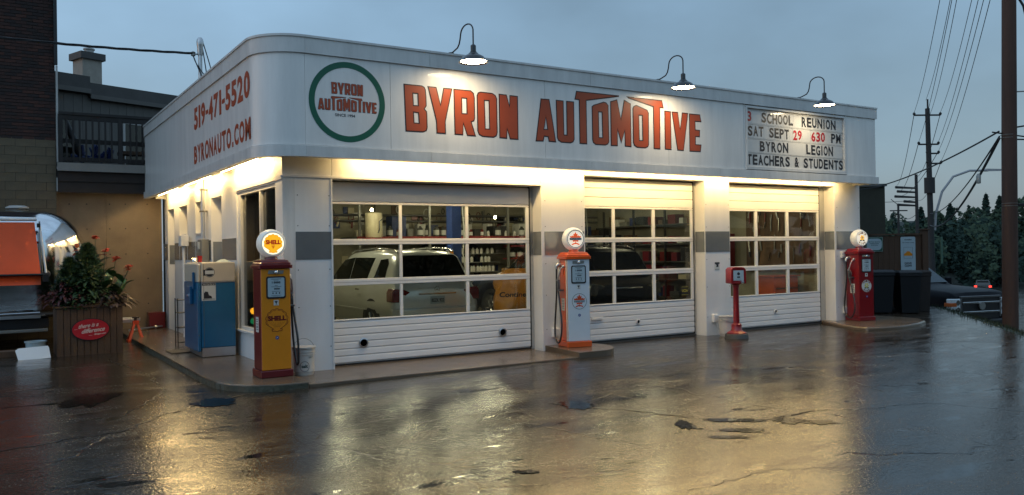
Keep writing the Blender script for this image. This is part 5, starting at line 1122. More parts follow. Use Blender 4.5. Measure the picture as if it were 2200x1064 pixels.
car('black_suv', 'dark suv parked behind the panes of the middle bay door', 'car', (7.45, 1.25, .0), 0, 'truck_black', lamps='car_dark')
def ilamp(x, y, l, lab):
    t = thing('ceiling_light', lab, 'light', (x, y, 3.2), 0, 'fluorescent ceiling lights inside the garage'); box('housing', -.09, .09, -l/2, l/2, .06, .135, 'door_white', t)
    for s in (-.05, .05): obj('lamp_tube', MB().tube([(s, -l/2+.03, .035), (s, l/2-.03, .035)], .018, 4, False), 'int_tube', t)
for x, y, la in ((2.2, 3.9, 'ceiling light above the front of the silver suv on the left'), (3.1, 6.0, 'ceiling light deep inside above the silver suv bay'), (4.7, 5.8, 'ceiling light before the red beam inside the first bay'), (5.5, 4.6, 'ceiling light between the silver suv and the lift post'), (9.4, 2.6, 'ceiling light over the right of the middle bay'), (11.4, 2.0, 'ceiling light above the orange tool chest'), (7.6, 6.6, 'added ceiling light to brighten the middle bay, before the shelves of white bottles'), (11.2, 6.4, 'added ceiling light to brighten the back of the right bay')):
    ilamp(x, y, 1.2 if x < 8 else .6, la)  # the final pair is added only to brighten the middle and right bays
for x, y, z, la in ((4.32, 7.0, 2.80, 'small bare bulb hanging near the cream water heater'), (6.75, 7.0, 2.52, 'small bare bulb hanging left of the blue lift post'), (7.95, 7.2, 2.66, 'small bare bulb hanging right of the blue lift post')):
    t = thing('pendant_bulb', la, 'lamp', (x, y, z)); obj('cord', MB().tube([(0, 0, .03), (0, 0, 3.33-z)], .006, 6), 'black', t); obj('bulb', MB().lathe([(0, -.05), (.03, -.04), (.037, -.01), (.02, .03), (0, .03)], (0, 0, 0), 'z', 12), 'lamp_lens', t, smooth=60)
def lift_post(x, y, lab):
    t = thing('lift_post', lab, 'car lift', (x, y, 0), 0, 'blue car lift posts inside the garage'); box('column', -.13, .13, -.15, .15, 0, 3.1, 'blue_post', t, bevel=.01); box('base_plate', -.25, .25, -.25, .25, 0, .02, 'blue_post', t); box('control_box', -.30, -.14, -.24, -.12, 1.45, 1.78, 'steel_grey', t, bevel=.01); box('warning_label', -.285, -.155, -.245, -.241, 1.55, 1.74, 'shell_yellow', t)
    obj('hose', MB().tube([(.16, -.14, 3.0), (.20, -.16, 2.2), (.15, -.17, 1.7), (.22, -.18, 1.2), (.16, -.15, .9)], .014, 8), 'paper', t, smooth=60)
lift_post(6.04, 6.0, 'tall blue lift post beside the silver suv'); lift_post(9.05, 5.0, 'tall blue lift post behind the left panes of the middle bay door')
t = thing('storage_rack', 'long red beamed storage rack high along the back wall of the garage', 'rack', (0, 0, 0))
box('beam', 4.4, 10.6, 8.15, 8.2, 2.05, 2.17, 'red_shelf', t); box('shelf_board', 4.4, 10.6, 8.21, 9.35, 2.14, 2.165, 'int_dark', t)
for x in (4.5, 6.5, 9.0, 10.5): box('upright', x-.03, x+.03, 8.21, 8.27, 0, 3.0, 'steel_grey', t)
for z in (1.15, 1.42, 1.66): box('shelf_board', 7.0, 8.85, 8.5, 8.9, z, z+.02, 'steel_grey', t)
for z in (1.50, 1.86): box('shelf_board', 9.1, 10.5, 8.25, 8.7, z, z+.04, 'red_shelf', t)
ri = random.Random(12); bm_ = {}
def bott(h, r, m, ml, key):
    if key not in bm_: bm_[key] = MB().lathe([(0, 0), (r, 0), (r, h*.75), (r*.45, h*.9), (r*.45, h), (0, h)], (0, 0, 0), 'z', 12).lathe([(r*1.02, h*.15), (r*1.02, h*.62)], (0, 0, 0), 'z', 12, 1, cap=False).mesh('bottle', [m, ml])
    return bm_[key]
ORD = 'first second third fourth fifth sixth seventh eighth ninth tenth eleventh twelfth thirteenth fourteenth fifteenth sixteenth seventeenth eighteenth nineteenth twentieth'.split()
CN = dict(plank='brown', black='black', paper='white', shell_red='dark red', steel_grey='grey', blue_post='dark blue', int_dark='charcoal', heater='cream', bucket_white='white')
def put_bottle(x, y, z, key, lab, grp): tag(obj('bottle', bott(*BK_[key], key), None, loc=(x, y, z), rot=(0, 0, ri.uniform(0, 6))), lab, 'bottle', grp)
BK_ = {'w': (.16, .045, 'paper', 'bucket_white'), 'j': (.25, .085, 'black', 'paper'), 'd': (.28, .08, 'int_dark', 'paper'), 'c': (.2, .05, 'shell_red', 'paper')}
for z, n in ((1.172, 17), (1.442, 15), (1.682, 14)):
    q_ = 0
    for i in range(n):
        if ri.random() < .88: put_bottle(7.08+i*1.7/n+ri.uniform(-.01, .01), 8.6+ri.uniform(-.04, .04), z, 'w', 'small white bottle, '+ORD[q_]+' from left on the '+{1.172: 'lowest', 1.442: 'middle', 1.682: 'upper'}[z]+' grey shelf inside', 'white bottles on the low shelves'); q_ += 1
for z in (1.542, 1.902):
    for i in range(5): put_bottle(9.25+i*.27, 8.42, z, 'j', 'black oil jug, '+ORD[i]+' from left on the '+('lower' if z < 1.6 else 'upper')+' red shelf inside', 'black oil jugs on the red shelves')
q_ = 0
for i in range(18):
    x = 5.4+i*.275+ri.uniform(-.06, .06)
    if not 5.9 < x < 6.25: put_bottle(x, 8.35+ri.uniform(-.05, .1), 2.166, ri.choice('dcdw'), 'labelled bottle, '+ORD[q_]+' from left along the front of the long red beamed rack', 'bottles on the high rack'); q_ += 1
for x, w_, h, m, la in ((7.25, .34, .28, 'plank', 'brown cardboard box on the high rack inside'), (9.75, .32, .36, 'paper', 'white carton with dark print on the high rack inside'), (8.95, .5, .3, 'black', 'black plastic case on the high rack inside'), (5.75, .42, .55, 'blue_post', 'dark blue drum on the high rack left of the blue lift post')):
    tag(obj('box', MB().box(x-w_/2, x+w_/2, 8.55, 8.95, 2.166, 2.166+h), m, bevel=.01), la, 'box')
t = thing('water_heater', 'cream cylindrical water heater mounted high at the back left of the garage', 'heater', (4.62, 7.6, 2.12)); obj('tank', MB().lathe([(0, 0), (.2, .01), (.215, .03), (.215, .6), (.2, .63), (0, .64)], (0, 0, 0), 'z', 28), 'heater', t, smooth=40); obj('pipe', MB().tube([(.02, -.22, .12), (.04, -.26, .2), (.05, -.24, .4), (.18, -.2, .5)], .016, 8), 'alu_dark', t, smooth=50); box('bracket', -.3, .3, -.2, .25, -.06, -.0, 'red_shelf', t)
t = thing('vent_ladder', 'aluminium ladder leaning at the left inside the first bay', 'ladder', (1.5, 7.0, 0), R(0))
for s in (-.2, .2): obj('rail', MB().tube([(s, 0, 0), (s+1.1, 1.2, 2.3)], .022, 6), 'alu', t)
for k in range(8): u = (k+.6)/8; obj('rung', MB().tube([(-.2+1.1*u, 1.2*u, 2.3*u), (.2+1.1*u, 1.2*u, 2.3*u)], .014, 6), 'alu', t)
rk = random.Random(44)
cols__ = ['plank', 'black', 'paper', 'shell_red', 'steel_grey', 'blue_post', 'int_dark', 'heater']
def stack(x, y, z, w_, d_, h, m, lab, grp): tag(obj('box', MB().box(-w_/2, w_/2, -d_/2, d_/2, 0, h), m, bevel=.008, loc=(x, y, z), rot=(0, 0, rk.uniform(-.2, .2))), lab, 'box', grp)
t2 = thing('parts_shelf', 'grey metal parts shelf along the back wall of the middle and right bays', 'rack', (0, 0, 0))
for z in (.5, 1.05, 1.6, 2.15): box('shelf_board', 10.7, 13.0, 8.6, 9.1, z, z+.03, 'steel_grey', t2)
for x in (10.7, 11.85, 13.0): box('upright', x-.025, x+.025, 8.55, 8.6, 0, 2.7, 'steel_grey', t2)
for z in (.53, 1.08, 1.63, 2.18):
    x = 10.85; q_ = 0
    while x < 12.9:
        w_ = rk.uniform(.14, .34); mq = rk.choice(cols__); q_ += 1; stack(x+w_/2, 8.82, z, w_, .3, rk.uniform(.15, .40), mq, CN[mq]+' parts box, '+ORD[q_-1]+' from left on the '+{.53: 'lowest', 1.08: 'second', 1.63: 'third', 2.18: 'top'}[z]+' shelf of the grey parts rack', 'boxes on the grey parts shelf'); x += w_+rk.uniform(.03, .12)
for i_, x in enumerate(fr(4.8, 10.3, 15)): mq = rk.choice(cols__); stack(x, 9.1, 2.166, rk.uniform(.12, .3), .25, rk.uniform(.15, .45), mq, CN[mq]+' box, '+ORD[i_]+' from left behind the bottles on the red beamed rack', 'boxes at the back of the high rack')
t3 = thing('tool_rack', 'dark metal rack full of tools and cartons along the right end wall inside', 'rack', (0, 0, 0))
for z in (.35, .85, 1.35, 1.85, 2.4): box('shelf_board', 12.62, 13.12, 4.3, 8.4, z, z+.03, 'int_dark', t3)
for y in (4.3, 5.65, 7.0, 8.4): box('upright', 12.6, 12.65, y-.025, y+.025, 0, 2.9, 'black', t3)
for z in (.38, .88, 1.38, 1.88, 2.43):
    y = 4.45; q_ = 0
    while y < 8.2:
        w_ = rk.uniform(.14, .40); q_ += 1; mq = rk.choice(cols__); tag(obj('box', MB().box(-.15, .15, -w_/2, w_/2, 0, rk.uniform(.12, .40)), mq, bevel=.008, loc=(12.82, y+w_/2, z), rot=(0, 0, rk.uniform(-.15, .15))), CN[mq]+' box, '+ORD[q_-1]+' from the front on the '+{.38: 'lowest', .88: 'second', 1.38: 'third', 1.88: 'fourth', 2.43: 'top'}[z]+' shelf of the dark tool rack', 'box', 'boxes on the dark tool rack'); y += w_+rk.uniform(.04, .2)
t4 = thing('pegboard', 'brown pegboard hung with hand tools on the right end wall inside', 'board', (0, 0, 0)); box('backing', 13.10, 13.14, .9, 3.1, 1.1, 2.9, 'plank', t4)
for i in range(34):
    y, z, l = rk.uniform(1.0, 3.0), rk.uniform(1.5, 2.8), rk.uniform(.12, .4); obj('tool', MB().tube([(13.07, y, z), (13.07, y+rk.uniform(-.06, .06), z-l)], rk.uniform(.01, .028), 6), rk.choice(('chrome', 'black', 'shell_red', 'alu_dark', 'steel_grey')), t4)
t5 = thing('tool_wall', 'back wall of the garage hung with tools, belts and hoses above the red beam', 'tools', (0, 0, 0))
for i in range(130):
    x, z = rk.uniform(1.0, 10.6), rk.choice((rk.uniform(2.35, 3.1), rk.uniform(2.35, 3.1), rk.uniform(1.1, 1.95))); y = 9.36
    if rk.random() < .3:
        q = rk.uniform(.06, .17); obj('belt', MB().tube([(x+q*.6*math.sin(R(a)), y, z-q+q*math.cos(R(a))) for a in range(0, 361, 30)], rk.uniform(.008, .018), 6, False), rk.choice(('black', 'rubber', 'shell_red', 'paper')), t5, smooth=60)
    elif rk.random() < .5: obj('tool', MB().tube([(x, y, z), (x+rk.uniform(-.08, .08), y, z-rk.uniform(.12, .45))], rk.uniform(.01, .03), 6), rk.choice(('chrome', 'black', 'shell_red', 'alu_dark', 'heater')), t5)
    else: w_, h_ = rk.uniform(.08, .35), rk.uniform(.08, .3); obj('card', MB().box(x, x+w_, y+.02, y+.04, z-h_, z), rk.choice(('paper', 'heater', 'shell_red', 'plank', 'black', 'blue_post')), t5)
tyb = MB().lathe([(.20, -.1), (.30, -.11), (.325, -.06), (.325, .06), (.30, .11), (.20, .1)], (0, 0, 0), 'y', 24, cap=False).mesh('tyre', ['tyre'], 40)
for i in range(9): tag(obj('tyre', tyb, None, loc=(6.9+.0*i+(i % 3)*.68, 9.15, .33+(i//3)*.66)), 'black tyre, '+ORD[i % 3]+' from left in the '+('bottom', 'middle', 'top')[i//3]+' row against the back wall', 'tyre', 'tyres against the back wall')
wbt = thing('work_table', 'steel work table with clutter at the back left of the first bay', 'table', (0, 0, 0)); box('table_top', 1.2, 3.6, 8.3, 9.0, .9, .95, 'steel_grey', wbt)
for x in (1.25, 3.55):
    for y in (8.35, 8.95): box('leg', x-.03, x+.03, y-.03, y+.03, 0, .899, 'steel_grey', wbt)
for i in range(8): mq = rk.choice(cols__); stack(1.4+i*.28, 8.6, .951, rk.uniform(.1, .22), .2, rk.uniform(.1, .5), mq, CN[mq]+' box, '+ORD[i]+' from left on the steel work table', 'clutter on the steel work table')
for z in (2.62, 2.78): tag(obj('conduit_pipe', MB().tube([(1.0, 9.35, z), (13.1, 9.35, z)], .03, 8), 'alu_dark', smooth=50), ('lower' if z < 2.7 else 'upper')+' long pipe running along the back wall of the garage', 'pipe')
# yellow bag: crumpled sack
bgm = MB(); nb_, mb_ = 28, 18; vs = []
for j in range(mb_+1):
    v = j/mb_; z = 1.30*v
    for i in range(nb_): a = 2*math.pi*i/nb_; rr = (.36+.04*math.sin(3*a+v*4)+.03*math.sin(7*a-v*9))*(1-.22*v**3)*(.9+.1*math.sin(v*3)); nzv_ = noise.noise(Vector((math.cos(a)*2.2, math.sin(a)*2.2, v*5)))*.05; vs.append(((rr+nzv_)*math.cos(a), (rr+nzv_)*math.sin(a)*.8, z+(.06*math.sin(3*a+1) if j == mb_ else 0)))
fs = [(j*nb_+i, j*nb_+(i+1) % nb_, (j+1)*nb_+(i+1) % nb_, (j+1)*nb_+i) for j in range(mb_) for i in range(nb_)]+[tuple(mb_*nb_+i for i in range(nb_))]
bgt = thing('tyre_bag', 'crumpled yellow plastic tyre bag with black print standing inside the first bay', 'bag', (4.74, 1.15, 0), R(-30)); bgt.scale = (1.28, 1.28, 1.04); obj('sack', MB().add(vs, fs), 'bag_yellow', bgt, smooth=50)
mb = MB(); put_text(mb, 'Continental', lambda u, v: (u, -.345-.02*math.cos(u*4), v), -.26, .30, .86, .95, 0, bold=.03, shear=.1); obj('print', mb, 'ink', bgt)
t = thing('tool_chest', 'orange drawer tool chest behind the panes of the right bay door', 'tool chest', (12.5, 1.35, 0), 0)
box('body', -.42, .42, -.0, .5, .12, 1.02, 'chest_orange', t, bevel=.008)
for k in range(5): dr = box('drawer', -.40, .40, -.02, -.002, .14+k*.125, .255+k*.125, 'chest_orange', t, bevel=.004); box('handle', -.38, .38, -.034, -.021, .235+k*.125, .25+k*.125, 'alu_dark', dr)
box('drawer', -.40, .40, -.02, -.002, .77, 1.0, 'chest_orange', t, bevel=.004); box('work_top', -.47, .47, -.05, .53, 1.022, 1.05, 'chest_orange', t, bevel=.006)
for s in (-.35, .35):
    for q in (.08, .42): obj('caster', MB().lathe([(.05, -.02), (.05, .02)], (s, q, .06), 'x', 14), 'tyre', t)
tag(obj('cabinet', MB().box(12.1, 12.9, 3.3, 3.7, 1.1, 2.1).box(12.15, 12.48, 3.28, 3.299, 1.15, 2.05).box(12.52, 12.85, 3.28, 3.299, 1.15, 2.05), 'shell_red', bevel=.01), 'red wall cabinet behind the orange tool chest', 'cabinet')
tag(obj('workbench', MB().box(9.7, 11.2, 4.6, 5.2, .85, .92).box(9.75, 9.82, 4.65, 5.15, 0, .85).box(11.08, 11.15, 4.65, 5.15, 0, .85).box(9.9, 10.4, 4.7, 5.1, .921, 1.3), 'red_shelf', bevel=.01), 'dark red workbench behind the left panes of the right bay door', 'workbench')
tag(obj('hose_reel', MB().lathe([(.16, 0), (.16, -.08), (.12, -.09), (.12, -.01)], (10.7, 5.6, 1.9), 'y', 20).tube([(10.7, 5.55, 1.75), (10.8, 5.5, 1.2), (10.6, 5.4, .9)], .02, 8), 'black', smooth=50), 'black hose reel over the workbench', 'hose reel')
tag(obj('stool', MB().lathe([(0, .55), (.17, .55), (.17, .6), (0, .6)], (8.0, 3.6, 0), 'z', 20).tube([(7.9, 3.5, 0), (8.0, 3.6, .55)], .015, 6).tube([(8.1, 3.5, 0), (8.0, 3.6, .55)], .015, 6).tube([(8.0, 3.75, 0), (8.0, 3.6, .55)], .015, 6), 'black', smooth=40), 'black round stool deep in the middle bay', 'stool')
t = thing('reflection_prop', 'made-up signal box whose yellow and green lamps imitate a reflection in the corner window', 'reflection stand-in', (.17, 2.26, .48), R(72)); box('housing', -.06, .06, -.09, .09, 0, .62, 'black', t, bevel=.01)  # made-up box: its glow stands in for a reflection in the pane
for z, m in ((.46, 'black'), (.31, 'refl_yellow'), (.14, 'refl_green')):
    if m not in M: mat(m, (.8, .5, .05), .4, emit=(1, .42, .02) if 'y' in m[-6:] else (.0, .5, .2), es=7 if 'yellow' in m else 1.5)
    obj('lens', MB().lathe([(.055, 0), (.04, -.02), (0, -.025)], (-.061, 0, z), 'x', 18), m, t, smooth=50)

# ================================================================== RIGHT SIDE
F = thing('board_fence', 'brown vertical board fence with two signs past the red pump', 'fence', (17.72, 1.10, 0), R(148.5))
fbm = MB().box(-.07, .07, -.012, .012, -.15, 1.98).mesh('board', ['fence_wood']); rfn = random.Random(5)
for i in range(24): obj('board', fbm, None, F, loc=(.12+i*.146, rfn.uniform(-.006, .006), rfn.uniform(-.01, .02)))
box('post', -.12, .04, -.07, .07, -.3, 2.12, 'fence_wood', F, bevel=.01); box('post_cap', -.15, .07, -.10, .10, 2.121, 2.16, 'fence_wood', F, bevel=.005); box('top_board', .05, 3.6, -.05, .05, 2.0, 2.04, 'fence_wood', F)
def on_fence(u): return Vector((17.72, 1.10, 0))+Vector((math.cos(R(148.5)), math.sin(R(148.5)), 0))*u
def fsign(name, lab, u, w_, z0, z1): 
    p = on_fence(u)+Vector((-.53, -.85, 0))*.035; return thing(name, lab, 'sign', p, R(148.5-180))
def rr2(w_, h, r, z0): return [q for cx_, cz_, a in ((w_/2-r, z0+h-r, 0), (-w_/2+r, z0+h-r, 90), (-w_/2+r, z0+r, 180), (w_/2-r, z0+r, 270)) for q in arc(cx_, cz_, r, a, a+90, 4)]
s1_ = fsign('inspection_sign', 'green bordered white octagonal inspection station sign on the board fence', 1.33, .45, 0, 0)
obj('plate', MB().box(-.235, .235, -.006, .004, 1.56, 1.96), 'sign_green', s1_, bevel=.004); obj('border', MB().poly([rr2(.45, .38, .01, 1.57), rr2(.44, .37, .01, 1.575)], 'y', -.0075, -.0062), 'paper', s1_)
obj('field', MB().poly([rr2(.40, .31, .10, 1.605)], 'y', -.0078, -.0062), 'dial', s1_); mb = MB()
for s_, z, a in (('MOTOR VEHICLE', 1.81, .155), ('INSPECTION', 1.765, .12), ('STATION', 1.72, .09)): put_text(mb, s_, lambda u, v: (u, -.0088, v), -a, a, z, z+.03, 0, bold=.02)
obj('print', mb, 'logo_green', s1_)
s2_ = fsign('clean_air_sign', 'tall white sign with yellow car mark reading drive clean above the bins', .42, .38, 0, 0)
obj('plate', MB().poly([rr2(.40, .92, .04, 1.03)], 'y', -.006, .004), 'dial', s2_, bevel=.002); mb = MB()
put_text(mb, 'Accredited', lambda u, v: (u, -.008, v), -.10, .10, 1.855, 1.89, 0, bold=.03); put_text(mb, 'Test & Repair Facility', lambda u, v: (u, -.008, v), -.165, .165, 1.775, 1.805, 0, bold=.02); put_text(mb, 'DRIVE', lambda u, v: (u, -.008, v), -.10, .09, 1.215, 1.265, 0, bold=.03); put_text(mb, 'CLEAN', lambda u, v: (u, -.008, v), -.10, .09, 1.145, 1.205, 0, bold=.03)
mb.poly([rr2(.24, .30, .005, 1.37), rr2(.23, .29, .005, 1.375)], 'y', -.008, -.007, 0); mb.poly([[(-.11, 1.44), (.11, 1.44), (.11, 1.49), (.06, 1.53), (.03, 1.56), (-.03, 1.56), (-.07, 1.52), (-.11, 1.49)]], 'y', -.009, -.0075, 1); obj('print', mb, ['ink', 'shell_yellow'], s2_)
def bin_(loc, rz, w_, h, lab, mark=True, m='bin'):
    t = thing('wheelie_bin', lab, 'bin', loc, rz, 'bins standing before the board fence')
    q = lambda k, z: [(-w_/2*k, -w_*.55*k, z), (w_/2*k, -w_*.55*k, z), (w_/2*k, w_*.55*k, z), (-w_/2*k, w_*.55*k, z)]
    obj('tub', MB().loft([q(.78, .04), q(.97, h*.86), q(1.03, h*.865), q(1.03, h*.92)]), m, t, bevel=.012); obj('lid', MB().loft([q(1.06, h*.922), q(1.05, h*.96), q(.85, h)]), m, t, bevel=.012)
    for s in (-1, 1): obj('wheel', MB().lathe([(.09, -.03), (.09, .03)], (s*w_*.42, w_*.5, .09), 'x', 16), 'tyre', t)
    if mark:
        mb = MB(); 
        for k in range(3): a = -.05-.013*k; mb.box(a, -a, -w_*.55*.93-.012, -w_*.55*.93-.008, h*.72-.03*k, h*.735-.03*k)
        obj('mark', mb, 'dial', t, rot=(R(-4.2), 0, 0), loc=(0, .03, 0))
    return t
bin_((15.88, 1.16, -.03), R(-38), .56, 1.13, 'left black wheelie bin with pale stacked line mark under the tall white sign'); bin_((16.33, .72, -.04), R(-34), .54, 1.12, 'right black wheelie bin with closed lid near the fence post'); bin_((17.15, .80, -.06), R(-35), .34, 1.12, 'brown-black narrow bin nearest the pickup truck', False, 'deck_brown')
DB = thing('dark_building', 'dark olive windowless flat roofed building behind the garage', 'building', (23.75, 6.2, 0), R(145)); box('wall', 0, 14, -6, 0, -2, 3.86, 'dark_building', DB); box('roof_edge', -.06, 14, -6, .06, 3.861, 3.95, 'alu_dark', DB)

# pickup truck parked on the lower street beyond the lot edge
tz_ = ground_z(21.6, 1.0)+.02
TK_S = 1.17
TK = thing('pickup_truck', 'black pickup truck with chrome barred grille parked below the lot edge', 'pickup truck', (21.62, 1.75, tz_), R(-13)); TK.scale = (TK_S,)*3; TK.location.z -= .06
def tsec(y, zb, w_, zsh, wsh, zt, wt):
    h = [(w_*.6, zb), (w_-.02, zb+.04), (w_, zb+.3), (w_, zsh-.1), (wsh, zsh), ((wsh+wt)/2, (zsh+zt)/2+.005), (wt, zt-.03), (wt*.5, zt)]
    return [(a, y, b) for a, b in h]+[(-a, y, b) for a, b in reversed(h)]
obj('body', MB().loft([tsec(-.02, .62, .86, 1.10, .82, 1.16, .74), tsec(.05, .50, .96, 1.18, .92, 1.25, .80), tsec(.25, .48, .99, 1.22, .95, 1.31, .82), tsec(.9, .48, 1.0, 1.24, .96, 1.36, .80), tsec(1.55, .48, 1.0, 1.25, .96, 1.39, .80), tsec(1.7, .48, 1.0, 1.28, .96, 1.42, .84), tsec(2.35, .48, 1.0, 1.30, .94, 1.90, .74), tsec(2.6, .48, 1.0, 1.30, .94, 1.97, .72), tsec(3.6, .48, 1.0, 1.30, .94, 1.97, .72), tsec(4.0, .48, 1.0, 1.3, .94, 1.45, .8), tsec(6.0, .48, 1.0, 1.3, .96, 1.35, .9)]), 'truck_black', TK, smooth=35)
obj('windshield', MB().loft([[(-.78, 1.70, 1.44), (.78, 1.70, 1.44), (.68, 2.33, 1.885), (-.68, 2.33, 1.885)], [(-.78, 1.74, 1.42), (.78, 1.74, 1.42), (.68, 2.37, 1.86), (-.68, 2.37, 1.86)]]), 'truck_glass', TK)
for s in (-1, 1):
    mr_ = obj('mirror', MB().box(min(s*1.0, s*1.22), max(s*1.0, s*1.22), 1.95, 2.02, 1.32, 1.56), 'truck_black', TK, bevel=.03)
    hl = obj('headlight', MB().box(min(s*.66, s*.985), max(s*.66, s*.985), -.055, .10, .66, 1.10), 'headlight', TK, bevel=.02)
    obj('turn_signal', MB().box(min(s*.80, s*1.0), max(s*.80, s*1.0), -.062, .15, .90, 1.0), 'amber', TK, bevel=.01)
    for z in (.80, .98): obj('reflector', MB().lathe([(.065, 0), (.04, .03), (0, .04)], (s*.76, -.066, z+.02), 'y', 16), 'chrome', TK, smooth=50)
    obj('wheel', MB().lathe([(.2, 0), (.36, 0), (.40, .04), (.40, .22), (0, .25)], (0, 0, 0), 'x', 28), 'tyre', TK, smooth=40, loc=(s*1.01, .95, .40), rot=(0, 0, 0 if s < 0 else math.pi)); obj('arch_trim', MB().tube([(s*1.005, .95+.50*math.cos(R(a)), .42+.50*math.sin(R(a))) for a in range(0, 181, 15)], .025, 8), 'steel_grey', TK, smooth=50)
box('grille', -.64, .64, -.05, -.02, .56, 1.14, 'black', TK, bevel=.02)
for z in (.72, .96): obj('chrome_bar', MB().box(-.62, .62, -.085, -.051, z, z+.05), 'chrome', TK, bevel=.01)
obj('badge', MB().lathe([(.10, -.03), (.10, 0)], (0, 0, 0), 'y', 24), 'steel_grey', TK, loc=(0, -.088, .90)); obj('grille_surround', MB().box(-.68, .68, -.07, -.0, 1.10, 1.16).box(-.68, -.63, -.07, -.0, .6, 1.099).box(.63, .68, -.07, -.0, .6, 1.099), 'alu_dark', TK, bevel=.012); obj('bumper', MB().box(-.98, .98, -.20, .05, .32, .56), 'black', TK, bevel=.04); obj('lower_valance', MB().box(-.8, .8, -.1, .1, .28, .415), 'black', TK)
# traffic on the far street
def far_car(x, y, rz, lab, paint, h=1.5):
    t = thing('street_car', lab, 'car', (x, y, ground_z(x, y)), rz)
    s = lambda y_, w_, zt, wt: [(a, y_, b) for a, b in ((w_, .25), (w_, .85), (wt, zt), (-wt, zt), (-w_, .85), (-w_, .25))]
    obj('body', MB().loft([s(0, .88, .95, .8), s(.2, .92, h, .66), s(2.4, .92, h, .66), s(3.2, .92, 1.0, .8), s(4.3, .88, .85, .75)]), paint, t, smooth=30)
    for q in (-1, 1): obj('tail_light', MB().box(min(q*.62, q*.92), max(q*.62, q*.92), -.04, .05, .78, .98), 'tail_lit', t)
    for q in (-1, 1):
        for yy in (.7, 3.4): obj('wheel', MB().lathe([(.32, -.1), (.32, .1)], (q*.85, yy, .32), 'x', 16), 'tyre', t)
    obj('rear_window', MB().loft([[(-.7, .035, 1.0), (.7, .035, 1.0), (.58, .17, h-.06), (-.58, .17, h-.06)], [(-.7, .08, 1.0), (.7, .08, 1.0), (.58, .2, h-.06), (-.58, .2, h-.06)]]), 'car_glass', t)
far_car(97.4, 42.5, R(-62), 'dark car with lit tail lights driving away on the far street', 'car_dark', 1.6); far_car(81.5, 28.6, R(-60), 'pale car with lit tail lights partly behind the near wooden pole', 'steel_grey', 1.9)

# ---- poles, lamps and wires
p1 = thing('utility_pole', 'thick reddish wooden utility pole close at the right edge', 'utility pole', (17.08, -1.45, 0))
obj('pole', MB().tube([(0, 0, -1.6), (.03, -.05, 4), (.10, -.12, 10.6)], [.178, .165, .145], 24), 'wood_pole', p1, smooth=60)
for z in (4.25, 4.32, 2.62, 2.68): obj('band', MB().lathe([(.168, z), (.170, z+.012)], (.02, -.04, 0), 'z', 24, cap=False), 'steel_grey', p1, smooth=60)
obj('bracket', MB().tube([(-.30, .17, 4.40), (.35, -.25, 4.28)], .018, 8), 'black', p1); obj('bracket', MB().tube([(.1, -.1, 4.22), (.65, -.42, 4.2)], .018, 8), 'black', p1); obj('bracket', MB().tube([(.1, -.1, 2.64), (.65, -.42, 2.62)], .018, 8), 'black', p1)
obj('cross_arm', MB().box(-1.25, .9, -.06, .06, 9.35, 9.47), 'wood_pole', p1, rot=(0, 0, R(-32)))
obj('cable_coil', MB().lathe([(.17, -.03), (.20, 0), (.17, .03), (.14, 0)], (0, 0, 0), 'y', 24, cap=False), 'wire', p1, smooth=60, loc=(.40, -.45, 5.35), rot=(0, 0, R(-30)))
obj('drop_cable', MB().tube([(.10, -.12, 7.9), (.30, -.3, 7.4), (.38, -.4, 6.7), (.36, -.4, 6.3), (.44, -.42, 6.0), (.40, -.45, 5.55)], .03, 8), 'wire', p1, smooth=60); obj('bracket', MB().tube([(.05, -.08, 5.35), (.40, -.45, 5.35)], .015, 6), 'steel_grey', p1); obj('splice_case', MB().lathe([(0, -.12), (.05, -.11), (.055, .06), (.03, .12), (0, .13)], (-.42, .45, 3.3), 'z', 14), 'steel_grey', p1, smooth=50)
p2 = thing('utility_pole', 'dark utility pole with crossarms and curved street lamp arm down the street', 'utility pole', (44.3, 16.85, 0)); pz = ground_z(44.3, 16.85)
obj('pole', MB().tube([(.05, 0, pz-.3), (-.15, .02, 9.9)], [.20, .13], 14), 'pole_far', p2, smooth=60); obj('pin', MB().tube([(-.15, 0, 9.9), (-.15, 0, 10.45)], .05, 8), 'pole_far', p2)
AX = Vector((.87, -.5, 0))
for z, a, b in ((9.5, -.85, .75), (7.75, -.6, .6), (7.2, -.1, .6), (6.6, -.1, .75)):
    obj('cross_arm', MB().tube([AX*a+Vector((-.12, 0, z)), AX*b+Vector((-.12, 0, z))], .05, 6), 'pole_far', p2)
    for u in (a, b): obj('insulator', MB().lathe([(.05, 0), (.09, .08), (.05, .16)], tuple(AX*u+Vector((-.12, 0, z))), 'z', 8), 'pole_far', p2)
obj('transformer', MB().lathe([(0, 0), (.30, .02), (.30, .95), (0, 1.0)], tuple(Vector((-.1, 0, 4.8))), 'z', 16), 'pole_far', p2, smooth=50)
lp = [(.2, -.1, 2.6), (.25, -.15, 3.6), (.6, -.35, 4.9), (1.2, -.7, 5.8), (2.1, -1.2, 6.15), (3.1, -1.75, 6.15)]; la_ = obj('lamp_arm', MB().tube(lp, .07, 8), 'post_lamp', p2, smooth=60); obj('lamp_head', MB().loft([[(2.9, -1.55, 6.1), (3.0, -1.8, 6.1), (3.0, -1.8, 6.25), (2.9, -1.55, 6.25)], [(3.9, -2.1, 6.12), (3.98, -2.3, 6.12), (3.98, -2.3, 6.22), (3.9, -2.1, 6.22)]]), 'post_lamp', la_)
box('pole_sign', .3, .5, -.4, -.36, .6, 2.2, 'sign_green', p2)
p3 = thing('utility_pole', 'thinner utility pole farther down the street left of the lamp pole', 'utility pole', (90.86, 46.6, 0)); obj('pole', MB().tube([(0, 0, ground_z(90, 46)-.3), (-.1, 0, 10.2)], [.22, .17], 10), 'pole_far', p3, smooth=60)
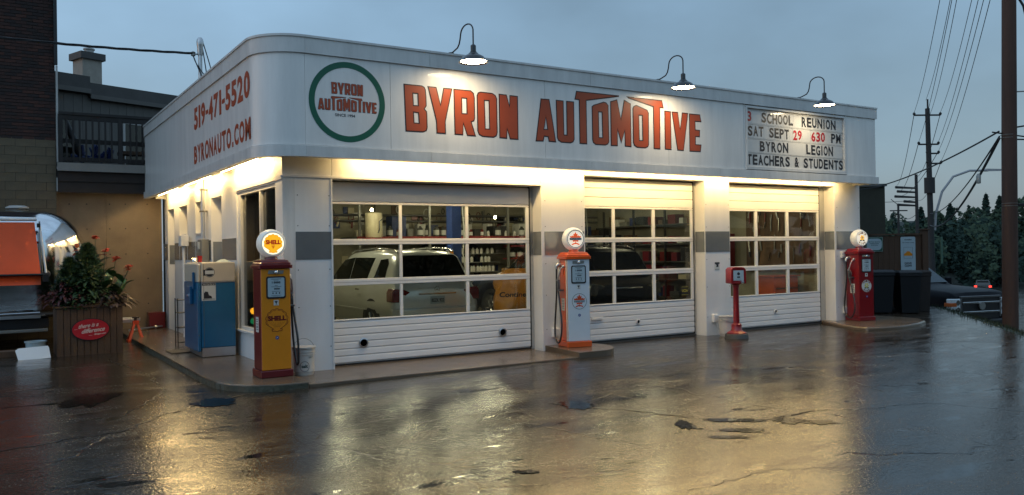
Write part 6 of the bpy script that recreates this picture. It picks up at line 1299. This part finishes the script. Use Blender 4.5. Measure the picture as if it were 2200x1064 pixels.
for z, a in ((8.7, -2.6), (8.2, -2.4), (7.6, -2.7), (7.0, -1.6), (6.6, -2.4)): obj('cross_arm', MB().tube([AX*a+Vector((0, 0, z)), Vector((0, 0, z-.15))], [.16, .1], 6), 'pole_far', p3)
p4 = thing('utility_pole', 'smallest and farthest utility pole beside the dark olive building', 'utility pole', (144.5, 83.7, 0)); obj('pole', MB().tube([(0, 0, -6), (0, 0, 9.5)], [.24, .2], 8), 'pole_far', p4); obj('cross_arm', MB().tube([(-1.3, .9, 8.4), (1.5, -.9, 8.4)], .12, 6), 'pole_far', p4); obj('guy_pin', MB().tube([(0, 0, 9.5), (-1.2, .7, 10.6)], .07, 5), 'pole_far', p4)
wg = 'street power lines between the poles'
B2 = Vector((44.18, 16.85, 0))
far_ = [(-.85, 9.66), (-.12, 10.4), (.75, 9.66), (.6, 7.9), (.6, 7.35), (.75, 6.75), (-.6, 7.9), (.1, 9.5)]
near = [(16.13, -.90, 9.9), (16.40, -1.06, 10.1), (16.90, -1.36, 10.0), (17.02, -1.45, 9.9), (17.10, -1.45, 9.45), (17.05, -1.50, 8.9), (16.37, -1.04, 9.7), (16.44, -1.08, 9.6)]
WL = ['power line from the left end of the lamp pole top crossarm', 'power line from the very tip of the lamp pole', 'power line from the right end of the lamp pole top crossarm', 'power line from the right end of its second crossarm', 'power line from the third short arm of the lamp pole', 'power line from the lowest arm of the lamp pole', 'power line from the left end of its second crossarm', 'power line from the middle of the lamp pole top crossarm']
for (a, z), q, la in zip(far_, near, WL): wire(tuple(B2+AX*a+Vector((0, 0, z))), q, .55, .011, la, grp=wg)
B3 = Vector((90.8, 46.6, 0))
for k_, (a, z, a3, z3) in enumerate(((-.85, 9.6, -2.4, 8.9), (.75, 9.6, 0, 9.9), (-.6, 7.9, -2.2, 8.3), (.6, 7.35, -2.5, 7.7), (.75, 6.75, 0, 7.2))): wire(tuple(B2+AX*a+Vector((0, 0, z))), tuple(B3+AX*a3+Vector((0, 0, z3))), .9, .02, ORD[k_]+' line from the top sagging between the lamp pole and the third pole', grp='lines farther down the street')
wire((23.75, 6.3, 3.9), (16.95, -1.35, 4.42), .12, .022, 'thick black cable rising from the olive building to the near wooden pole'); wire((13.4, 9.0, 3.6), (23.7, 6.2, 3.86), .3, .02, 'thick black cable continuing across the dark olive building wall')
wire(tuple(B2+Vector((0, 0, 3.6))), (16.95, -1.36, 4.3), .5, .02, 'thin sagging cable from the lamp pole to the bracket on the near pole'); wire(tuple(B2+Vector((0, 0, 2.9))), (16.93, -1.36, 4.25), .75, .035, 'thick bundled cable sagging lowest toward the near pole')
wire((17.2, -1.6, 4.5), (19, -9, 5.4), .1, .02, 'cable leaving the near wooden pole to the right'); wire((17.2, -1.6, 2.66), (19, -9, 3.0), .1, .02, 'lower cable leaving the near wooden pole to the right')
wire(tuple(B3+Vector((0, 0, 7.2))), (60, 38, 6.5), .5, .03, 'faint cable sagging left of the third pole'); wire(tuple(B3+Vector((0, 0, 5.5))), (144.5, 83.7, 8.0), .9, .035, 'faint line between the third and the farthest pole')

# ================================================================== HILL AND WOODS
C0 = Vector((-3.65, -12.0, 0)); 
def hz(d): return -6.4+max(0, d-165)*.075
vs = []; ds = [150, 165, 190, 215, 240, 280, 340, 420]; azs = fr(15, 115, 40)
for az in azs:
    for d in ds: vs.append((C0.x+d*math.sin(R(az)), C0.y+d*math.cos(R(az)), (hz(d) if d > 160 else -9)))
n = len(ds); obj('hill', MB().add(vs, [(j*n+i, j*n+i+1, (j+1)*n+i+1, (j+1)*n+i) for j in range(len(azs)-1) for i in range(n-1)]), 'hill', kind='structure', smooth=80)
rt_ = random.Random(77)
def crown(mb, c, h, r, n, mi=0, pointed=False, sz=.62):
    for i in range(n):
        u = rt_.random(); a = rt_.uniform(0, 6.283)
        if pointed: z = h*(.08+.92*u); rad = r*(1-u)**.8*rt_.uniform(.35, 1)
        else: ph_ = math.acos(1-2*u); rad = r*math.sin(ph_)*rt_.uniform(.6, 1.08); z = h*.56-h*.44*math.cos(ph_)
        p = Vector((c[0]+rad*math.cos(a), c[1]+rad*math.sin(a), c[2]+z)); s = rt_.uniform(.35, .85)*sz; d1 = Vector((rt_.gauss(0, 1), rt_.gauss(0, 1), rt_.gauss(0, .7))).normalized()*s; d2 = d1.orthogonal().normalized()*s*rt_.uniform(.5, 1)
        mb.add([p-d1-d2, p+d1-d2*.6, p+d1*.7+d2, p-d1*.8+d2], [(0, 1, 2, 3)], mi)
wd = MB()
for i in range(420):
    az = rt_.uniform(50, 80); d = 158+95*rt_.random()**.8; h = rt_.uniform(5.5, 12.5)
    c = (C0.x+d*math.sin(R(az)), C0.y+d*math.cos(R(az)), hz(d)-.5); crown(wd, c, h, rt_.uniform(1.6, 4.2), 190, rt_.choice((0, 0, 1)), rt_.random() < .35)
obj('woods', wd, ['tree_far', 'tree_far_light'], kind='stuff')
def far_tree(az, d, h, r, pointed, lab):
    c = (C0.x+d*math.sin(R(az)), C0.y+d*math.cos(R(az)), hz(d)); t = thing('conifer_tree' if pointed else 'broadleaf_tree', lab, 'tree', c)
    mb = MB(); crown(mb, (0, 0, 0), h, r, 900, 0, pointed); obj('crown', mb, 'tree_far' if pointed else 'tree_far_light', t, kind='stuff'); obj('trunk', MB().tube([(0, 0, 0), (0, 0, h*.75)], [.3, .08], 6), 'wood_pole', t)
for az, d, h, r, pt, la in ((58.4, 232, 12.5, 3.5, 1, 'pointed conifer on the skyline just left of the farthest pole'), (60.0, 235, 13, 3.2, 1, 'slim pointed conifer on the skyline beside the third pole'), (61.3, 230, 12, 3.8, 0, 'round tree on the skyline right of the lamp pole'), (62.6, 232, 14.5, 3.4, 1, 'tallest pointed conifer on the skyline between lamp pole and near pole'), (63.4, 228, 14, 3.9, 0, 'bushy skyline tree left of the near wooden pole'), (64.2, 234, 14.5, 3.6, 0, 'loose skyline tree touching the near wooden pole on its left'), (66.0, 230, 13.5, 3.9, 0, 'skyline tree at the right edge beyond the near pole'), (59.2, 228, 11.5, 2.6, 0, 'small round tree between the farthest pole and the third pole'), (61.9, 238, 15, 2.6, 1, 'slender dark conifer just right of the lamp pole'), (63.0, 240, 13, 2.4, 1, 'short conifer beside the tallest pointed one'), (64.9, 226, 14.5, 2.8, 1, 'conifer tip hidden behind the near wooden pole'), (65.3, 238, 15.5, 3.0, 0, 'ragged tree just right of the near wooden pole')):
    far_tree(az, d, h, r, pt, la)

# ================================================================== ACROSS THE SIDE STREET (seen only as reflections in the glass)
wb_ = MB()
for i in range(150):
    x = rt_.uniform(-60, 70); y = rt_.uniform(-62, -44); crown(wb_, (x, y, -1.5), rt_.uniform(8, 14), rt_.uniform(2.5, 4.5), 70, rt_.choice((0, 1)), False, 1.3)
obj('woods', wb_, ['tree_far', 'tree_far_light'], kind='stuff')
def house(x, y, rz, w_, d_, h, rh, lab, wall, roof):
    t = thing('house', lab, 'house', (x, y, -.6), rz); box('wall', -w_/2, w_/2, -d_/2, d_/2, 0, h, wall, t)
    obj('roof', MB().poly([[(-d_/2-.6, h), (d_/2+.6, h), (0, h+rh)]], 'x', -w_/2-.6, w_/2+.6), roof, t)
    for k in range(3): x0 = -w_/2+w_*(k+.25)/3; wn2 = box('window', x0, x0+w_*.14, d_/2+.01, d_/2+.03, 1.1, 2.3, 'pane_dark', t); box('frame', x0-.06, x0+w_*.14+.06, d_/2+.031, d_/2+.05, 1.0, 1.09, 'door_white', wn2)
mat('cream_roof', (.45, .36, .16), .5)
house(27.5, -22.5, R(-8), 9, 7, 3.4, 1.5, 'low house with cream metal roof across the side street', 'siding', 'cream_roof')
house(6, -34, R(4), 12, 9, 4.2, 2.2, 'grey house across the street straight behind the lot', 'siding_trim', 'roof')
house(-16, -33, R(-6), 11, 9, 5.0, 2.4, 'brick house across the street to the left behind the lot', 'brick_dark', 'roof')
